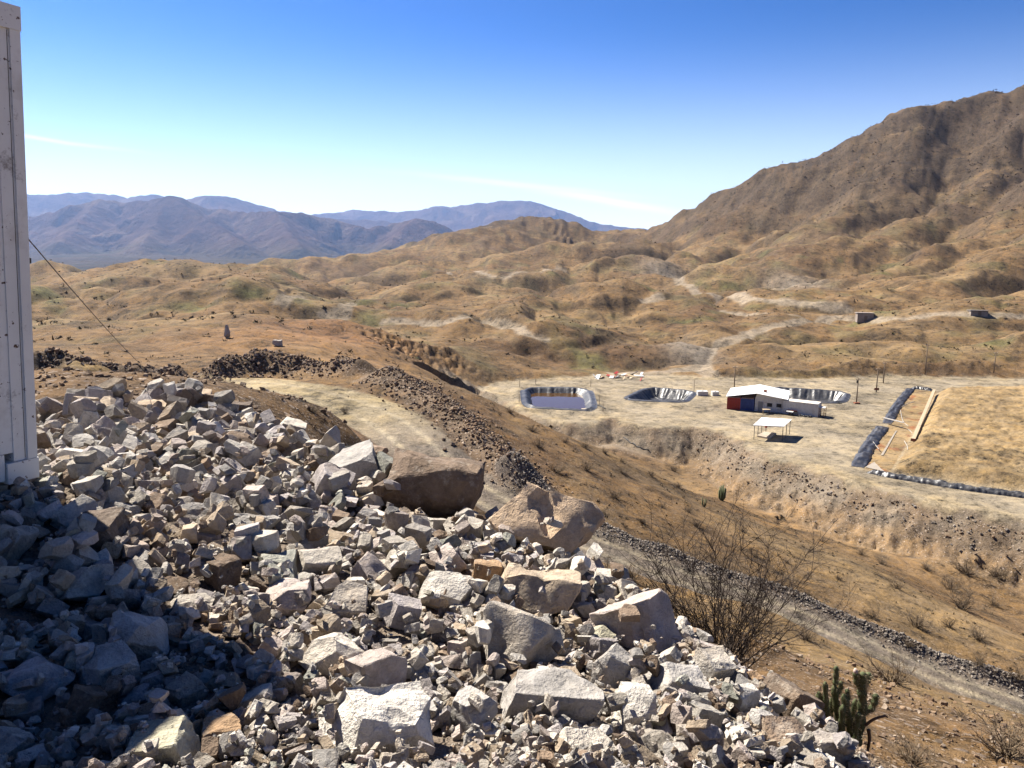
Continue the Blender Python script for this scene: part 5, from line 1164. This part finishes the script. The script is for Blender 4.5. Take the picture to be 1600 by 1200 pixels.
for sx in (-.6, .6):
    for sy in (-.3, .3): MB().box((sx-.04, sy-.04, 0), (sx+.04, sy+.04, .848)).build('leg', WOOD, tb)
# shelter
RZ = YZ+2.55; rq = [pz(px, py, RZ) for px, py in [(1177, 664), (1190, 653), (1237, 656), (1225, 666)]]; cen = np.mean(rq, 0); root = thing('shelter', (cen[0], cen[1], YZ), 'open shelter with a flat white roof on thin posts in the yard', 'shelter')
MB().prism([(q[0]-cen[0], q[1]-cen[1], 2.55+(.1 if k in (1, 2) else 0)) for k, q in enumerate(rq)], .10).build('roof', ROOFW, root)
C4 = [np.array([q[0]-cen[0], q[1]-cen[1]])*.93 for q in rq]
for a, b, t in ((0, 1, 0), (0, 1, .5), (0, 1, 1), (3, 2, 0), (3, 2, .5), (3, 2, 1)):
    q = C4[a]*(1-t)+C4[b]*t; MB().tube([(q[0], q[1], -.1), (q[0], q[1], 2.5)], .055, 6).build('post', STEEL, root)
m = MB()
for a, b in ((0, 1), (1, 2), (2, 3), (3, 0)): m.tube([(*C4[a], 2.40), (*C4[b], 2.42)], .045, 5)
m.build('roof_frame', STEEL, root)
sq = [on_yard(px, py) for px, py in [(1183, 683), (1194, 677), (1213, 679), (1203, 687)]]; tag(MB().prism([(q[0], q[1], YZ+.32) for q in sq], .45).build('concrete_slab', CONC), 'pale raised concrete slab under the left half of the open shelter', 'slab')
q = on_yard(1196.5, 676); o = thing('fire_point', q, 'narrow red cabinet on a post under the open shelter', 'cabinet'); MB().box((-.18, -.1, .9), (.18, .1, 1.9)).build('cabinet', RED, o); MB().box((-.05, -.04, 0), (.05, .04, .9)).build('post', WOOD, o)
for k, (px, py, s_, lab) in enumerate([(1097, 618, (1.1, .8, .9), 'small white water tank box right of the middle pond'), (1117, 618, (.7, .7, .9), 'smaller white tank box left of the red container')]):
    q = on_yard(px, py); o = thing('water_tank', q, lab, 'tank', 'white tanks by the track'); MB().box((-s_[0], -s_[1], 0), (s_[0], s_[1], s_[2])).build('tank', CORR, o); MB().tube([(0, 0, s_[2]), (0, 0, s_[2]+.12)], .25, 10).build('lid', CORR, o); MB().tube([(s_[0], 0, .15), (s_[0]+.5, 0, .1)], .05, 6).build('outlet_pipe', BLACK, o)

# ------------------------------------------------------------------ leach pad: lined bunds, pipes, beam
def bund(pp, wid, hgt, label):
    P = spline(yard_pts(pp), 26); n = len(P); m = MB(); K = 15; d = np.gradient(P[:, :2], axis=0); d /= np.linalg.norm(d, axis=1)[:, None]; nn = np.stack([-d[:, 1], d[:, 0]], 1)
    for i in range(n):
        wv_ = 1+.18*gnoise(i*.37, 3.3); wl = wid*wv_
        for k in range(K):
            t = k/(K-1)*2-1; q = P[i, :2]+nn[i]*t*wl; en = float(sstep(0, 8, min(i, n-1-i))); z = YZ+en*hgt*max(0, math.cos(t*1.5))**.8*(1+.45*float(gnoise(i*.13, k*.3+7)))+.26*en*min(1, wid)**2*float(gnoise(i*.24, k*.16))+.09*float(gnoise(i*.9, k*.8))+.06-(.4 if k in (0, K-1) else 0); m.v.append((q[0], q[1], z))
    for i in range(n-1):
        for k in range(K-1): a = i*K+k; m.f.append((a, a+1, a+1+K, a+K))
    return tag(m.build('lined_bund', LINER, None, True), label, 'bund', 'bunds covered in black liner')
bund([(1424, 607), (1411, 622), (1398, 640), (1386, 662)], 0.95, .45, 'black plastic covered bund along the far left side of the leach pad')
bund([(1380, 667), (1368, 682), (1355, 702), (1340, 730)], 1.15, .5, 'black plastic covered bund nearest the shelter, left of the leach pad')
bund([(1356, 738), (1390, 745), (1440, 753), (1500, 763), (1560, 771), (1620, 779), (1700, 790)], 0.7, .5, 'long black plastic covered bund along the front of the ore heap')
bund([(1424, 607), (1440, 608), (1456, 610)], .8, .45, 'short black plastic covered bund at the far end of the leach pad')
a, b = on_yard(1380, 662), on_yard(1411, 670); m = MB(); d = Vector(b-a); M = frame(a, (d.x, d.y)); m.box((0, -.25, 1.05), (d.xy.length, .25, 1.15)); m2 = m.build('foot_plank', PIPE); m2.matrix_world = M; tag(m2, 'white plank bridging the gap between the two left bunds', 'plank')
a, b = on_yard(1426, 697), on_yard(1459, 617); d = Vector(b-a); ln = d.xy.length; beam = thing('distribution_box', a, 'long pale timber launder lying along the left edge of the ore heap', 'launder', None, frame(a+np.array([0, 0, .25]), (d.x, d.y)))
nb = 9
for i in range(nb): MB().box((ln*i/nb+.03, -.28, 0), (ln*(i+1)/nb-.03, .28, .30+.03*random.random())).build('plank_section', BOARD, beam)
MB().box((-.08, -.36, -.05), (.02, .36, .38)).build('end_board', RUSTY, beam)
for k, (pp, lab) in enumerate([([(1407, 641), (1409, 652), (1412, 660), (1419, 666)], 'thin white pipe looping inside the far left bund'), ([(1400, 650), (1405, 640), (1414, 633), (1428, 628)], 'thin white pipe crossing the red stained strip'), ([(1407, 668), (1420, 672), (1426, 678)], 'thin white pipe by the end of the plank'), ([(1364, 694), (1369, 701), (1373, 706)], 'short white pipe over the near left bund'), ([(1413, 690), (1417, 697), (1418, 707)], 'thin white pipe on the sand beside the launder')]):
    ground_line(pp, .055, 'pipe', PIPE, lab, 'pipe', 5, .35 if k == 3 else 0, 'white pipes on the leach pad')
SHEET = simple('grey_geotextile', (.27, .235, .195), .8, .15, 1)
for pp, lab in (([(1352, 731), (1366, 722), (1376, 733), (1382, 738)], 'pale sheet lying at the near corner of the leach pad'), ([(1399, 674), (1402, 673), (1380, 712), (1376, 712)], 'grey strip of sheet lying along the near left bund')):
    Q = [on_yard(*q) for q in pp]; m = MB(); G = 10
    for i in range(G+1):
        for j in range(G+1):
            q = (Q[0]*(1-i/G)+Q[1]*i/G)*(1-j/G)+(Q[3]*(1-i/G)+Q[2]*i/G)*j/G; m.v.append((q[0], q[1], 0))
    zz_ = height(np.array([v_[0] for v_ in m.v]), np.array([v_[1] for v_ in m.v])); m.v = [(v_[0], v_[1], z_+.06+.05*random.random()) for v_, z_ in zip(m.v, zz_)]
    m.f = [(i*(G+1)+j, (i+1)*(G+1)+j, (i+1)*(G+1)+j+1, i*(G+1)+j+1) for i in range(G) for j in range(G)]; tag(m.build('liner_sheet', SHEET, None, True), lab, 'sheet')

# ------------------------------------------------------------------ far small things
def hut(px, py, w_, d_, h_, label):
    q = hit(px, py, 150, 700, 700); root = thing('stone_hut', q, label, 'hut', None, frame(q, (1, -.25)))
    GB = simple('grey_block_wall', (.24, .20, .17), .9, .2, 1)
    m = MB(); m.box((-w_/2, 0, -.5), (-w_*.08, .2, h_)).box((w_*.12, 0, -.5), (w_/2, .2, h_)).box((-w_*.08, 0, 1.9), (w_*.12, .2, h_)).box((-w_/2, .2, -.5), (-w_/2+.2, d_, h_)).box((w_/2-.2, .2, -.5), (w_/2, d_, h_)).box((-w_/2+.2, d_-.2, -.5), (w_/2-.2, d_, h_)); m.build('wall', GB, root)
    MB().prism([(-w_/2-.3, -.4, h_+.35), (w_/2+.3, -.4, h_+.35), (w_/2+.3, d_+.3, h_+.1), (-w_/2-.3, d_+.3, h_+.1)], .12).build('roof', simple('tin_roof', (.36, .32, .29), .6), root); MB().box((-w_*.08, .06, -.3), (w_*.12, .12, 1.88)).build('door', WOOD, root)
hut(1352, 502, 5.2, 4, 2.6, 'small grey stone hut beside the hill road'); hut(1530, 494, 5, 3.5, 1.6, 'low grey hut on the hillside at the far right')
for k, (px, py, wp, hp_, lab) in enumerate([(355, 528, 16, 26, 'pointed grey boulder standing on the orange flat'), (434, 541, 20, 12, 'flat topped pale boulder on the orange flat')]):
    q = hit(px, py, 60, 300, 600); D = q[1]; wd = wp*D/FPX; hh = hp_*D/FPX; me = rock_mesh('boulder', 700+k, (wd, wd*.8, hh), 8, 1.4)
    for v_ in me.vertices:
        tp_ = 1-(.75 if k == 0 else .3)*max(0, v_.co.z/hh+.5); v_.co.x *= tp_; v_.co.y *= tp_
    o = bpy.data.objects.new('boulder', me); COL.objects.link(o); o.location = q+np.array([0, 0, hh*.4]); o.color = (*PAL['grey'], 1); tag(o, lab, 'boulder')
